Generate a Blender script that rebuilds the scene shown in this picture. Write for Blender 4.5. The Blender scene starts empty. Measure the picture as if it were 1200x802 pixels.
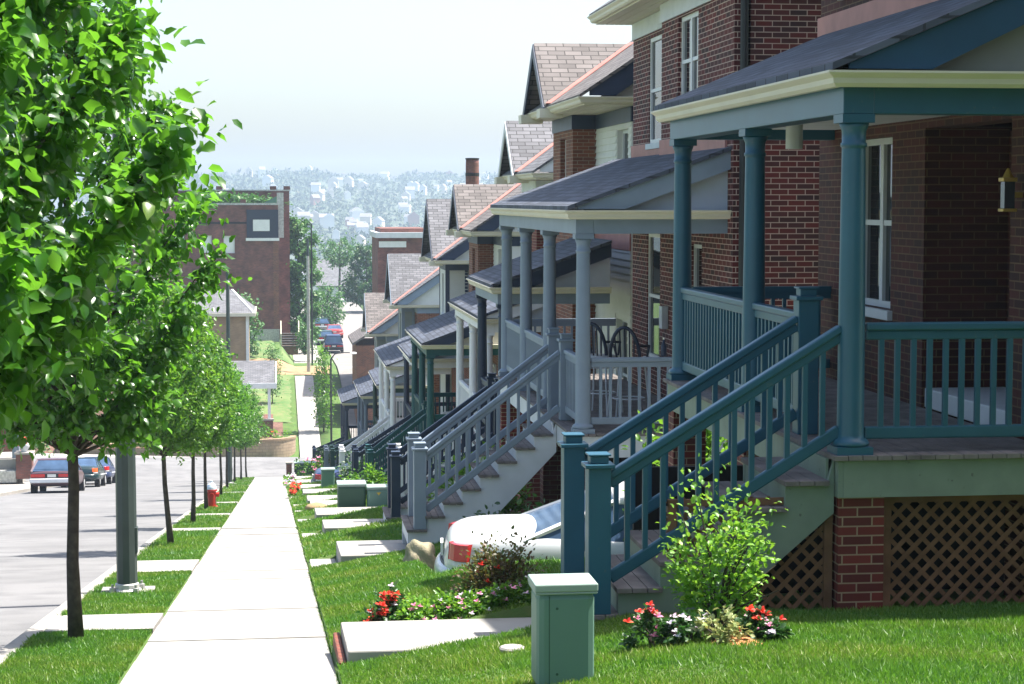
import bpy, math, random
import numpy as np
from mathutils import Vector
random.seed(7); RNG = np.random.default_rng(7)
SC = bpy.context.scene; COL = SC.collection
R = math.radians

# ---------------------------------------------------------------- materials
def nodes(name):
    m = bpy.data.materials.new(name); m.use_nodes = True
    nt = m.node_tree; b = nt.nodes['Principled BSDF']
    return m, nt, b
def N(nt, t, **k):
    n = nt.nodes.new(t)
    for a, v in k.items(): setattr(n, a, v)
    return n
def c4(c): return (c[0], c[1], c[2], 1)
def mixcol(nt, fac, a, b, blend='MIX'):
    n = N(nt, 'ShaderNodeMix', data_type='RGBA', blend_type=blend)
    for sock, v in ((n.inputs[0], fac), (n.inputs[6], a), (n.inputs[7], b)):
        if hasattr(v, 'is_linked'): nt.links.new(v, sock)
        elif isinstance(v, (int, float)): sock.default_value = v
        else: sock.default_value = c4(v)
    return n.outputs[2]
def noise(nt, scale, detail=4, coord='Object', stretch=None):
    tc = N(nt, 'ShaderNodeTexCoord'); n = N(nt, 'ShaderNodeTexNoise')
    n.inputs['Scale'].default_value = scale; n.inputs['Detail'].default_value = detail
    out = tc.outputs[coord]
    if stretch:
        mp = N(nt, 'ShaderNodeMapping'); mp.inputs['Scale'].default_value = stretch
        nt.links.new(out, mp.inputs[0]); out = mp.outputs[0]
    nt.links.new(out, n.inputs['Vector'])
    return n.outputs['Fac']
def ramp(nt, fac, lo, hi, a, b):
    r = N(nt, 'ShaderNodeValToRGB'); r.color_ramp.elements[0].position = lo; r.color_ramp.elements[1].position = hi
    r.color_ramp.elements[0].color = c4(a); r.color_ramp.elements[1].color = c4(b)
    nt.links.new(fac, r.inputs[0]); return r.outputs[0]
def bump(nt, b, h, strength, dist):
    bp = N(nt, 'ShaderNodeBump'); bp.inputs['Strength'].default_value = strength; bp.inputs['Distance'].default_value = dist
    nt.links.new(h, bp.inputs['Height']); nt.links.new(bp.outputs[0], b.inputs['Normal'])
def sc(c, k): return tuple(min(1, v * k) for v in c)

def paint(name, c, rough=.5, var=.12, scale=3.0, spec=.4, wear=None, metal=0.):
    m, nt, b = nodes(name)
    f = noise(nt, scale, 6)
    col = ramp(nt, f, .3, .7, sc(c, 1 - var), sc(c, 1 + var))
    if wear:
        g = noise(nt, 22, 8)
        w = ramp(nt, g, .66, .72, (0, 0, 0), (1, 1, 1))
        col = mixcol(nt, w, col, wear)
    nt.links.new(col, b.inputs['Base Color'])
    b.inputs['Roughness'].default_value = rough; b.inputs['Specular IOR Level'].default_value = spec
    b.inputs['Metallic'].default_value = metal
    bump(nt, b, noise(nt, 60, 3), .08, .004)
    return m
def brick(name, c1, c2, mortar, bw=.215, rh=.0677, ms=.006, dirt=.25):
    m, nt, b = nodes(name)
    uv = N(nt, 'ShaderNodeTexCoord'); t = N(nt, 'ShaderNodeTexBrick')
    t.inputs['Scale'].default_value = 1; t.inputs['Brick Width'].default_value = bw; t.inputs['Row Height'].default_value = rh
    t.inputs['Mortar Size'].default_value = ms; t.inputs['Mortar Smooth'].default_value = .2; t.inputs['Bias'].default_value = -.1
    t.inputs['Color1'].default_value = c4(c1); t.inputs['Color2'].default_value = c4(c2); t.inputs['Mortar'].default_value = c4(mortar)
    nt.links.new(uv.outputs['UV'], t.inputs['Vector'])
    f = noise(nt, 1.3, 8)
    col = mixcol(nt, 1.0, t.outputs['Color'], ramp(nt, f, .3, .75, (1 - dirt,) * 3, (1.1,) * 3), 'MULTIPLY')
    nt.links.new(col, b.inputs['Base Color']); b.inputs['Roughness'].default_value = .85
    inv = N(nt, 'ShaderNodeMath', operation='SUBTRACT'); inv.inputs[0].default_value = 1
    nt.links.new(t.outputs['Fac'], inv.inputs[1]); bump(nt, b, inv.outputs[0], .5, .008)
    return m
def shingle(name, c, dark=.72):
    m = brick(name, sc(c, 1.15), sc(c, dark * .85), sc(c, .3), .33, .14, .012, .25)
    return m
def leafmat(name, c, c2, trans, rough=.35, tfac=.35):
    m, nt, b = nodes(name)
    g = N(nt, 'ShaderNodeNewGeometry')
    col = ramp(nt, g.outputs['Random Per Island'], 0, 1, c, c2)
    e = col.node.color_ramp.elements.new(.9); e.color = c4(c2); col.node.color_ramp.elements[-1].color = c4((c2[0] * 1.9, c2[1] * 1.15, c2[2]))
    e = col.node.color_ramp.elements.new(.35); e.color = c4(tuple(a * .75 + b_ * .25 for a, b_ in zip(c, c2)))
    nt.links.new(col, b.inputs['Base Color']); b.inputs['Roughness'].default_value = rough; b.inputs['Specular IOR Level'].default_value = .5
    t = N(nt, 'ShaderNodeBsdfTranslucent'); t.inputs[0].default_value = c4(trans)
    mx = N(nt, 'ShaderNodeMixShader'); mx.inputs[0].default_value = tfac
    nt.links.new(b.outputs[0], mx.inputs[1]); nt.links.new(t.outputs[0], mx.inputs[2])
    nt.links.new(mx.outputs[0], nt.nodes['Material Output'].inputs[0])
    return m
def groundmat(name, a, b2, c, s1=.6, s2=9, rough=.95):
    m, nt, b = nodes(name)
    col = ramp(nt, noise(nt, s1, 6), .35, .65, a, b2)
    col = mixcol(nt, ramp(nt, noise(nt, s2, 6), .45, .7, (0,) * 3, (.7,) * 3), col, c)
    nt.links.new(col, b.inputs['Base Color']); b.inputs['Roughness'].default_value = rough
    bump(nt, b, noise(nt, 40, 5), .4, .02)
    return m
def glass(name, c=(.02, .025, .03), rough=.04, sp=.8):
    m, nt, b = nodes(name)
    nt.links.new(ramp(nt, noise(nt, 2, 2), .3, .7, sc(c, .7), sc(c, 1.3)), b.inputs['Base Color'])
    b.inputs['Roughness'].default_value = rough; b.inputs['Specular IOR Level'].default_value = sp
    return m

M = dict(
    teal=paint('teal_paint', (.019, .095, .145), .38, .1, 3, .5, (.05, .11, .14)),
    tealdeep=paint('deep_teal_paint', (.012, .06, .11), .5, .12),
    slate=paint('slate_blue_paint', (.2, .25, .31), .5, .08, 3, .4),
    navy=paint('navy_paint', (.022, .036, .07), .45, .15),
    white=paint('white_paint', (.74, .74, .74), .5, .05),
    green=paint('teal_green_paint', (.008, .075, .08), .45, .1),
    darkgreen=paint('dark_green_paint', (.012, .045, .035), .45, .1),
    grey=paint('blue_grey_paint', (.13, .16, .21), .5, .08),
    palegreen=paint('pale_green_paint', (.2, .25, .195), .6, .12, 4, .3, (.13, .15, .12)),
    palewhite=paint('pale_grey_paint', (.6, .62, .64), .6, .07),
    panel=paint('grey_panel', (.2, .22, .19), .7, .08),
    panelblue=paint('light_blue_panel', (.48, .53, .61), .7, .06),
    cream=paint('cream_gutter', (.6, .56, .44), .45, .05, 2, .4),
    wood=paint('grey_deck_board', (.17, .15, .14), .8, .3, 5, .2),
    lattice=paint('brown_lattice', (.2, .105, .055), .75, .25, 6, .2),
    brickdark=brick('dark_red_brick', (.125, .012, .009), (.022, .008, .009), (.5, .36, .3)),
    brickred=brick('red_brick', (.2, .026, .015), (.09, .014, .01), (.36, .25, .15)),
    brickshade=brick('shade_darkened_brick', (.075, .01, .005), (.028, .006, .004), (.14, .08, .04)),  # red brick with the porch's deep shade darkened into its colour
    brickor=brick('orange_brick', (.22, .065, .03), (.11, .033, .02), (.3, .23, .16)),
    brickold=brick('old_brown_brick', (.27, .085, .06), (.15, .05, .04), (.17, .12, .1), .215, .0677, .008, .55),
    bricktan=brick('tan_brick', (.36, .24, .14), (.29, .19, .11), (.36, .28, .2)),
    block=brick('tan_block', (.4, .29, .19), (.33, .24, .16), (.2, .15, .1), .42, .2, .012, .2),
    roofslate=shingle('slate_blue_shingle', (.075, .088, .12), .6),
    rooftan=shingle('tan_shingle', (.16, .142, .135)),
    rooflilac=shingle('lilac_grey_shingle', (.15, .15, .162)),
    siding=paint('white_siding', (.66, .66, .62), .6, .04),
    sidegrey=paint('grey_green_siding', (.24, .26, .24), .6, .05),
    copper=paint('pink_flashing', (.42, .18, .15), .6, .12, 4),
    glass=glass('window_glass'),
    glassblue=glass('tinted_car_glass', (.05, .09, .16), .12, .3),
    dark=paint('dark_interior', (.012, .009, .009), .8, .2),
    black=paint('black_metal', (.015, .016, .018), .45, .2),
    pole=paint('dark_green_pole', (.035, .052, .048), .5, .2, 2, .5),
    zinc=paint('worn_zinc', (.42, .42, .4), .45, .3, 8, .5, None, .4),
    util=paint('utility_green', (.115, .215, .175), .5, .05, 2, .4),
    utildark=paint('dark_utility_green', (.03, .085, .055), .5, .06, 2, .4),
    utillid=paint('pale_utility_lid', (.27, .35, .31), .5, .06, 2, .4),
    sticker=paint('yellow_sticker', (.55, .4, .05), .5, .1),
    asphalt=groundmat('old_asphalt', (.14, .138, .138), (.18, .177, .176), (.105, .104, .105), .35, 1.5, .9),
    farasphalt=groundmat('pale_asphalt', (.2, .185, .17), (.24, .22, .2), (.15, .14, .13), .35, 1.5, .9),
    lawn=groundmat('lawn_soil', (.04, .1, .014), (.07, .14, .02), (.1, .11, .03), 1.5, 5),
    farlawn=groundmat('rough_grass', (.06, .14, .03), (.12, .18, .055), (.19, .17, .08), .5, 2.5),
    mulch=groundmat('brown_mulch', (.11, .055, .038), (.19, .1, .07), (.05, .03, .02), .8, 6),
    dirt=groundmat('sandy_dirt', (.27, .17, .085), (.33, .23, .12), (.16, .1, .05), .3, 2),
    hill=groundmat('far_hillside', (.045, .065, .03), (.06, .085, .04), (.1, .1, .07), .01, .05),
    stone=groundmat('boulder_stone', (.3, .26, .17), (.2, .17, .11), (.1, .13, .05), 2.5, 7, .9),
    bark=paint('pear_bark', (.06, .05, .04), .9, .4, 14, .2),
    red=paint('red_enamel', (.42, .025, .015), .35, .1),
    bonnet=paint('pale_blue_enamel', (.55, .65, .75), .4, .1),
    carwhite=paint('white_car_paint', (.55, .56, .57), .2, .02, 1, .6),
    carmaroon=paint('mauve_car_paint', (.1, .055, .07), .3, .05, 1, .6),
    cardark=paint('dark_green_car_paint', (.008, .026, .03), .25, .05, 1, .6),
    carblue=paint('blue_car_paint', (.02, .035, .1), .3, .05, 1, .6),
    carred=paint('red_car_paint', (.3, .03, .03), .3, .05, 1, .6),
    chrome=paint('chrome_trim', (.6, .6, .6), .25, .05, 1, .6, None, .6),
    tail=paint('red_lens', (.42, .015, .015), .15, .15, 4, .6),
    taillit=paint('orange_lens', (.75, .12, .03), .2, .15, 4, .6),
    lens=paint('clear_lens', (.5, .5, .5), .2, .1),
    tyre=paint('tyre_rubber', (.02, .02, .02), .85, .2),
    plate=paint('blank_plate', (.6, .6, .58), .5, .05),
    brass=paint('brass', (.5, .33, .08), .35, .15, 8, .6, None, .7),
    bluedark=paint('dark_blue_plastic', (.012, .02, .045), .35, .15),
    lightmetal=paint('white_metal', (.6, .62, .65), .4, .1),
    farwhite=paint('far_white_wall', (.75, .73, .7), .7, .05, .1),
    farcream=paint('far_cream_wall', (.62, .54, .44), .7, .05, .1),
    farbrick=paint('far_brick_wall', (.35, .17, .13), .8, .1, .1),
    farroof=paint('far_roof', (.2, .19, .2), .8, .2, .1),
    orange=paint('terracotta', (.5, .2, .08), .7, .1),
    leaf=leafmat('pear_leaf', (.018, .078, .009), (.055, .155, .016), (.19, .5, .03), .3, .38),
    leafyoung=leafmat('young_pear_leaf', (.026, .1, .01), (.075, .19, .018), (.25, .52, .035), .35, .36),
    leaffar=leafmat('far_leaf', (.03, .11, .025), (.08, .2, .045), (.12, .3, .05), .5, .25),
    leafbright=leafmat('bright_shrub_leaf', (.07, .2, .018), (.17, .36, .04), (.33, .62, .05), .45, .35),
    leafdark=leafmat('dark_shrub_leaf', (.015, .055, .012), (.045, .12, .025), (.06, .2, .03), .45, .25),
    leafred=leafmat('bronze_rose_leaf', (.11, .045, .02), (.05, .11, .02), (.22, .2, .04), .45, .25),
    leafcream=leafmat('variegated_leaf', (.4, .42, .2), (.2, .3, .08), (.4, .4, .15), .5, .25),
    grass=leafmat('grass_blade', (.03, .115, .01), (.1, .23, .022), (.15, .36, .025), .5, .33),
    fred=leafmat('red_petal', (.6, .02, .015), (.75, .08, .03), (.7, .05, .03), .5, .2),
    fpink=leafmat('pink_petal', (.75, .2, .4), (.8, .5, .65), (.8, .3, .5), .5, .2),
    hilltree=leafmat('hillside_tree', (.03, .055, .025), (.065, .1, .045), (.05, .08, .03), .8, .05),
    greennet=paint('green_netting', (.1, .22, .15), .8, .1),
    fwhite=leafmat('white_petal', (.8, .8, .78), (.7, .6, .8), (.8, .8, .8), .5, .2),
)
def concrete(name, a, b2):
    m, nt, b = nodes(name)
    col = ramp(nt, noise(nt, .7, 8), .3, .7, a, b2)
    st = ramp(nt, noise(nt, 3.5, 9), .52, .78, (0,) * 3, (.6,) * 3)
    col = mixcol(nt, st, col, sc(a, .6))
    nt.links.new(col, b.inputs['Base Color']); b.inputs['Roughness'].default_value = .9
    bump(nt, b, noise(nt, 90, 4), .25, .004)
    return m
def patchy(m):
    nt = m.node_tree; b = nt.nodes['Principled BSDF']; l = b.inputs['Base Color'].links[0].from_socket
    f = ramp(nt, noise(nt, .9, 6), .44, .66, (0, 0, 0), (.9,) * 3)
    nt.links.new(mixcol(nt, f, l, (.2, .24, .03)), b.inputs['Base Color'])
patchy(M['grass'])
M['conc'] = concrete('sidewalk_concrete', (.27, .255, .235), (.35, .335, .305))
M['conc2'] = concrete('kerb_concrete', (.27, .25, .225), (.33, .31, .28))

# ---------------------------------------------------------------- mesh builder
BASE = {}
class MB:
    def __init__(s): s.v = []; s.f = []
    def add(s, v, f):
        o = len(s.v); s.v += [tuple(p) for p in v]; s.f += [tuple(i + o for i in q) for q in f]; return s
    def box(s, x0, x1, y0, y1, z0, z1):
        return s.add([(x0, y0, z0), (x1, y0, z0), (x1, y1, z0), (x0, y1, z0), (x0, y0, z1), (x1, y0, z1), (x1, y1, z1), (x0, y1, z1)],
                     [(0, 3, 2, 1), (4, 5, 6, 7), (0, 1, 5, 4), (1, 2, 6, 5), (2, 3, 7, 6), (3, 0, 4, 7)])
    def beam(s, p, q, w, h, up=(0, 0, 1)):
        p = Vector(p); q = Vector(q); d = (q - p).normalized(); u = Vector(up)
        a = d.cross(u).normalized() * (w / 2); b = a.cross(d).normalized() * (h / 2)
        v = [e + i * a + j * b for e in (p, q) for i, j in ((-1, -1), (1, -1), (1, 1), (-1, 1))]
        return s.add(v, [(0, 1, 2, 3), (7, 6, 5, 4), (0, 4, 5, 1), (1, 5, 6, 2), (2, 6, 7, 3), (3, 7, 4, 0)])
    def cyl(s, p, q, r0, r1, n=12, cap=True):
        p = Vector(p); q = Vector(q); d = (q - p).normalized()
        a = d.orthogonal().normalized(); b = d.cross(a)
        v = []
        for e, r in ((p, r0), (q, r1)):
            v += [e + a * math.cos(2 * math.pi * i / n) * r + b * math.sin(2 * math.pi * i / n) * r for i in range(n)]
        f = [(i, (i + 1) % n, n + (i + 1) % n, n + i) for i in range(n)]
        if cap: f += [tuple(range(n - 1, -1, -1)), tuple(range(n, 2 * n))]
        return s.add(v, f)
    def tube(s, pts, rads, n=8):
        pts = [Vector(p) for p in pts]; v = []; f = []
        a = None
        for i, p in enumerate(pts):
            d = (pts[min(i + 1, len(pts) - 1)] - pts[max(i - 1, 0)]).normalized()
            a = d.orthogonal().normalized() if a is None else (a - d * a.dot(d)).normalized()
            b = d.cross(a)
            v += [p + (a * math.cos(2 * math.pi * k / n) + b * math.sin(2 * math.pi * k / n)) * rads[i] for k in range(n)]
        for i in range(len(pts) - 1):
            f += [(i * n + k, i * n + (k + 1) % n, (i + 1) * n + (k + 1) % n, (i + 1) * n + k) for k in range(n)]
        f += [tuple(range(n - 1, -1, -1)), tuple(range((len(pts) - 1) * n, len(pts) * n))]
        return s.add(v, f)
    def lathe(s, c, prof, n=20):
        v = []; f = []
        for r, z in prof: v += [(c[0] + r * math.cos(2 * math.pi * k / n), c[1] + r * math.sin(2 * math.pi * k / n), c[2] + z) for k in range(n)]
        for i in range(len(prof) - 1):
            f += [(i * n + k, i * n + (k + 1) % n, (i + 1) * n + (k + 1) % n, (i + 1) * n + k) for k in range(n)]
        f += [tuple(range(n - 1, -1, -1)), tuple(range((len(prof) - 1) * n, len(prof) * n))]
        return s.add(v, f)
    def prism(s, poly, vec):
        n = len(poly); vec = Vector(vec); a = [Vector(p) for p in poly]
        return s.add(a + [p + vec for p in a], [tuple(range(n)), tuple(range(2 * n - 1, n - 1, -1))] + [(i, i + n, (i + 1) % n + n, (i + 1) % n) for i in range(n)])
    def sweep(s, path, prof):
        # path: (x, y, ox, oy) ; prof: closed loop of (offset, z)
        n = len(prof); v = []; f = []
        for x, y, ox, oy in path: v += [(x + ox * o, y + oy * o, z) for o, z in prof]
        for i in range(len(path) - 1):
            f += [(i * n + k, (i + 1) * n + k, (i + 1) * n + (k + 1) % n, i * n + (k + 1) % n) for k in range(n)]
        f += [tuple(range(n)), tuple(range((len(path) - 1) * n + n - 1, (len(path) - 1) * n - 1, -1))]
        return s.add(v, f)
    def wall(s, ax, pos, th, a0, a1, z0, z1, holes=()):
        A = sorted({a0, a1, *[h[0] for h in holes], *[h[1] for h in holes]}); Z = sorted({z0, z1, *[h[2] for h in holes], *[h[3] for h in holes]})
        for i in range(len(A) - 1):
            for j in range(len(Z) - 1):
                am = (A[i] + A[i + 1]) / 2; zm = (Z[j] + Z[j + 1]) / 2
                if am < a0 or am > a1 or zm < z0 or zm > z1 or any(h[0] < am < h[1] and h[2] < zm < h[3] for h in holes): continue
                if ax == 'x': s.box(pos, pos + th, A[i], A[i + 1], Z[j], Z[j + 1])
                else: s.box(A[i], A[i + 1], pos, pos + th, Z[j], Z[j + 1])
        return s
    def build(s, name, mat, parent=None, bevel=0, smooth=False, subsurf=0):
        me = bpy.data.meshes.new(name)
        off = BASE.get(parent.name, (0, 0, 0)) if parent else (0, 0, 0)
        me.from_pydata([(x - off[0], y - off[1], z - off[2]) for x, y, z in s.v], [], s.f)
        me.update()
        finish(me, off)
        ob = bpy.data.objects.new(name, me); COL.objects.link(ob)
        for m_ in (mat if isinstance(mat, list) else [mat]): me.materials.append(M[m_] if isinstance(m_, str) else m_)
        if parent: ob.parent = parent; BASE[ob.name] = off
        if smooth: me.polygons.foreach_set('use_smooth', [True] * len(me.polygons))
        if bevel:
            bv = ob.modifiers.new('bevel', 'BEVEL'); bv.width = bevel; bv.segments = 2; bv.limit_method = 'ANGLE'
        if subsurf:
            ss = ob.modifiers.new('subdivision', 'SUBSURF'); ss.levels = subsurf; ss.render_levels = subsurf
        return ob
def finish(me, off=(0, 0, 0)):
    # metre-scaled UVs: u along the face, v up the slope
    nl = len(me.loops)
    if not nl: return
    uv = me.uv_layers.new(name='UVMap')
    co = np.empty(len(me.vertices) * 3, 'f'); me.vertices.foreach_get('co', co); co = co.reshape(-1, 3) + np.array(off, 'f')
    li = np.empty(nl, 'i'); me.loops.foreach_get('vertex_index', li)
    pn = np.empty(len(me.polygons) * 3, 'f'); me.polygons.foreach_get('normal', pn); pn = pn.reshape(-1, 3)
    lt = np.empty(len(me.polygons), 'i'); me.polygons.foreach_get('loop_total', lt)
    n = np.repeat(pn, lt, axis=0); p = co[li]
    up = np.array([0, 0, 1.]) - n * n[:, 2:3]; l = np.linalg.norm(up, axis=1)
    flat = l < .05
    up[flat] = (0, 1, 0); up[~flat] /= l[~flat, None]
    s = np.cross(up, n); s[flat] = (1, 0, 0)
    out = np.stack([(p * s).sum(1), (p * up).sum(1)], 1).astype('f')
    uv.data.foreach_set('uv', out.ravel())
def tag(o, label=None, cat=None, group=None, kind=None):
    if label: o['label'] = label
    if cat: o['category'] = cat
    if group: o['group'] = group
    if kind: o['kind'] = kind
    return o
def thing(name, label, cat, loc, group=None, local=False, rz=0):
    o = bpy.data.objects.new(name, None); COL.objects.link(o); o.location = loc; o.rotation_euler = (0, 0, rz)
    o.empty_display_size = .2
    BASE[o.name] = (0, 0, 0) if local else tuple(loc)
    return tag(o, label, cat, group)
def rep(src, parent, dx, dy, dz, name=None):
    c = src.copy(); COL.objects.link(c); c.parent = parent; c.location = (src.location[0] + dx, src.location[1] + dy, src.location[2] + dz)
    BASE[c.name] = BASE.get(src.name, (0, 0, 0))
    return c
def copy_tree(o, parent=None):
    c = o.copy(); COL.objects.link(c); c.parent = parent
    for ch in [x for x in o.children]: copy_tree(ch, c)
    return c
def raw_mesh(name, V, Fc, mat, parent=None, smooth=False):
    V = np.asarray(V, 'f'); Fc = np.asarray(Fc, 'i'); k = Fc.shape[1]
    me = bpy.data.meshes.new(name); me.vertices.add(len(V)); me.vertices.foreach_set('co', V.ravel())
    me.loops.add(Fc.size); me.loops.foreach_set('vertex_index', Fc.ravel())
    me.polygons.add(len(Fc)); me.polygons.foreach_set('loop_start', np.arange(0, Fc.size, k, dtype='i'))
    me.update(calc_edges=True); me.validate()
    if smooth: me.polygons.foreach_set('use_smooth', [True] * len(me.polygons))
    me.materials.append(M[mat]); ob = bpy.data.objects.new(name, me); COL.objects.link(ob)
    if parent: ob.parent = parent
    return ob

# ---------------------------------------------------------------- ground height
PY = [-60, 104, 112, 124, 128, 157, 164, 190, 290, 330, 450, 800, 1000, 1900, 2100, 2700]
PZ = [-1.64 + 7.5, -14.64, -15.55, -16.72, -16.72, -14.05, -13.85, -14.6, -15, -18, -45, -66, -48, 17, 17, -10]
def lerp(a, b, t): return a + (b - a) * max(0., min(1., t))
def sst(a, b, x):
    t = max(0., min(1., (x - a) / (b - a))); return t * t * (3 - 2 * t)
def base(Y, X=0.):
    z = float(np.interp(Y, PY, PZ))
    if 104 < Y < 145:
        w = min(1, (Y - 104) / 14.) * min(1, (145 - Y) / 14.)
        z -= .04 * max(-40, min(6, X)) * w
    return z
PADS = [(1.7, 7, 20.3, 22.8), (1.3, 7, 73.25, 75.2)]
WALKS = [((13.89, 14.9), 2.2, 0), ((25.0, 26.4), 1.8, 1), ((33.4, 34.5), 1.95, 1), ((40.0, 42.4), 2.4, 1), ((46, 47), 2.4, 1), ((50.6, 51.8), 2.3, 1), ((58.6, 59.8), 2.3, 1), ((66.0, 67.2), 2.1, 1), ((75.6, 76.8), 2., 1), ((84.6, 85.8), 2., 1)]
def rise(X, Y):
    if Y < 104:
        if X > .43: return lerp(.07, .42, (X - .44) / 2.0)
        if X < -13.8: return lerp(0, 1.1, (-13.8 - X) / 3.2)
        return 0
    if Y > 128:
        r = 0
        if X < 1.5: r += 1.7 * sst(157, 175, Y) * (1 - sst(.3, 1.5, X)) * (1 - sst(200, 300, Y))
        r += 2.3 * (1 - sst(-9, -4, X)) * sst(131, 138, Y) * (1 - sst(140, 168, Y))
        return r
    return 0
def soil(X, Y):
    z = base(Y, X) + rise(X, Y)
    if Y < 104.2:
        if -10.5 <= X <= -2.26: return z - .45
        if -13.75 <= X <= -10.5: return z - .12
        if -1.12 <= X <= .42: return z - .14
        for p in PADS:
            if p[0] - .05 <= X <= p[1] and p[2] - .05 <= Y <= p[3] + .05: return base((p[2] + p[3]) / 2) - .36
        for ys, x1, low in WALKS:
            if .46 < X < x1 + .2 and ys[0] - .03 < Y < ys[1] + .44: return base(Y) - .12
        return z - .015
    if Y < 128.2: return z - .3
    if 1.5 <= X <= 3.1 and Y < 158: return z - .1
    if X >= 5.1 and X <= 12.1 and Y < 292: return z - .2
    return z
def grid(name, xs, ys, fn, mat, kind='structure', smooth=True):
    V = [(x, y, fn(x, y)) for y in ys for x in xs]; n = len(xs)
    Fc = [(j * n + i, j * n + i + 1, (j + 1) * n + i + 1, (j + 1) * n + i) for j in range(len(ys) - 1) for i in range(n - 1)]
    o = raw_mesh(name, V, Fc, mat, smooth=smooth); tag(o, kind=kind); return o
XS = [.455, .47, 2.0, 2.39, 2.41, -60, -45, -35, -28, -22, -17, -15, -13.81, -13.74, -10.52, -10.48, -2.27, -2.25, -1.13, -1.1, .41, .44, .8, 1.2, 1.49, 1.51, 1.64, 1.68, 2.13, 3.09, 3.11, 5.08, 5.12, 6.96, 7.05, 9, 12.08, 12.12, 20, 35, 60]
YS = [-20, -5, 3, 8, 10] + list(np.arange(11, 104, 1.0)) + [20.22, 20.27, 22.83, 22.9, 92.52, 92.57, 94.63, 94.7, 104.15, 104.25] + list(np.arange(106, 200, 2.0)) + list(np.arange(202, 300, 8))
YS += [v for w_ in WALKS for v in (w_[0][0] - .04, w_[0][0] - .02, w_[0][1] + .43, w_[0][1] + .45)]
grid('ground', sorted(XS), sorted(YS), soil, 'lawn')
# everything beyond: valley and the opposite hillside, one sheet to the horizon
def wide(x, y):
    h = base(y)
    k = sst(700, 1900, y)
    h += k * (4.0 * math.sin(x / 90. + .6) + 3.0 * math.sin(x / 41. + 2) + 1.5 * math.sin(x / 19.))
    if y < 330: h = h - .5
    return h
hx = list(np.arange(-900, 1600, 25.)); hy = [290, 310, 330, 370, 410, 450, 520, 600, 700, 800] + list(np.arange(830, 2110, 30.)) + [2400, 2700]
grid('far_hillside', hx, hy, wide, 'hill')
side = [60, 90, 150, 300, 700, 1600]
for sg in (-1, 1):
    grid('outer_ground', sorted([sg * v for v in side]), [-60, -20, 20, 60, 104, 128, 157, 200, 300], lambda x, y: base(y, 6 if x > 0 else -40) + (.4 if x > 0 else 1.0) * (y < 104), 'farlawn')

# ---------------------------------------------------------------- paved surfaces
def strip(mb, x0, x1, y0, y1, th=.12, dz=0., n=1):
    for k in range(n):
        a = y0 + (y1 - y0) * k / n; b = y0 + (y1 - y0) * (k + 1) / n
        z = [base(a, x0) + dz, base(a, x1) + dz, base(b, x1) + dz, base(b, x0) + dz]
        P = [(x0, a), (x1, a), (x1, b), (x0, b)]
        mb.add([(*P[i], z[i] - th) for i in range(4)] + [(*P[i], z[i]) for i in range(4)], [(0, 3, 2, 1), (4, 5, 6, 7), (0, 1, 5, 4), (1, 2, 6, 5), (2, 3, 7, 6), (3, 0, 4, 7)])
mb = MB(); y = 6.0
while y < 104:
    L = 1.52 if y < 70 else 3.0
    strip(mb, -1.09, .42, y + .011, min(104, y + L) - .011, .13, random.uniform(-.009, .009)); y += L
tag(mb.build('pavement', 'conc', bevel=.008), kind='structure')
mb = MB(); strip(mb, -10.5, -2.26, -10, 104, .2, -.13, 20); tag(mb.build('road', 'asphalt'), kind='structure')
mb = MB(); strip(mb, -60, 60, 104.02, 124, .2, -.13, 6); tag(mb.build('cross_road', 'asphalt'), kind='structure')
mb = MB(); y = 6.
while y < 104: strip(mb, -2.26, -2.1, y + .005, min(y + 3, 104) - .005, .35, .0); y += 3
y = 6.
while y < 104: strip(mb, -10.66, -10.5, y + .005, min(y + 3, 104) - .005, .35, .0); y += 3
strip(mb, -60, -10.7, 103.75, 104.0, .35, .02); strip(mb, -2.1, -1.12, 103.8, 104.0, .35, .0); strip(mb, .45, 60, 103.75, 104, .35, .0)
tag(mb.build('kerb', 'conc2', bevel=.015), kind='structure')
mb = MB(); strip(mb, -13.72, -10.68, 6, 103.7, .1, 0, 30); tag(mb.build('left_pavement', 'conc'), kind='structure')
mb = MB(); strip(mb, -40, 3.1, 124, 124.22, .4, .02)
for k in range(14): strip(mb, -40 + k * 3.08, -40 + (k + 1) * 3.08 - .02, 124.24, 127.4, .1, .0)
tag(mb.build('far_pavement', 'conc', bevel=.01), kind='structure')
mb = MB(); y = 127.45
while y < 157: strip(mb, 1.62, 3.05, y, y + 1.98, .1, .02); y += 2
tag(mb.build('far_path', 'conc'), kind='structure')
mb = MB(); strip(mb, 5.2, 12, 124.02, 164, .2, .0, 8); strip(mb, 5.2, 12, 164.0, 290, .2, .0, 16); tag(mb.build('far_road', 'farasphalt'), kind='structure')
mb = MB(); strip(mb, 1.7, 4.2, 160, 290, .1, .02, 12); tag(mb.build('far_side_pavement', 'conc2'), kind='structure')
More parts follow.
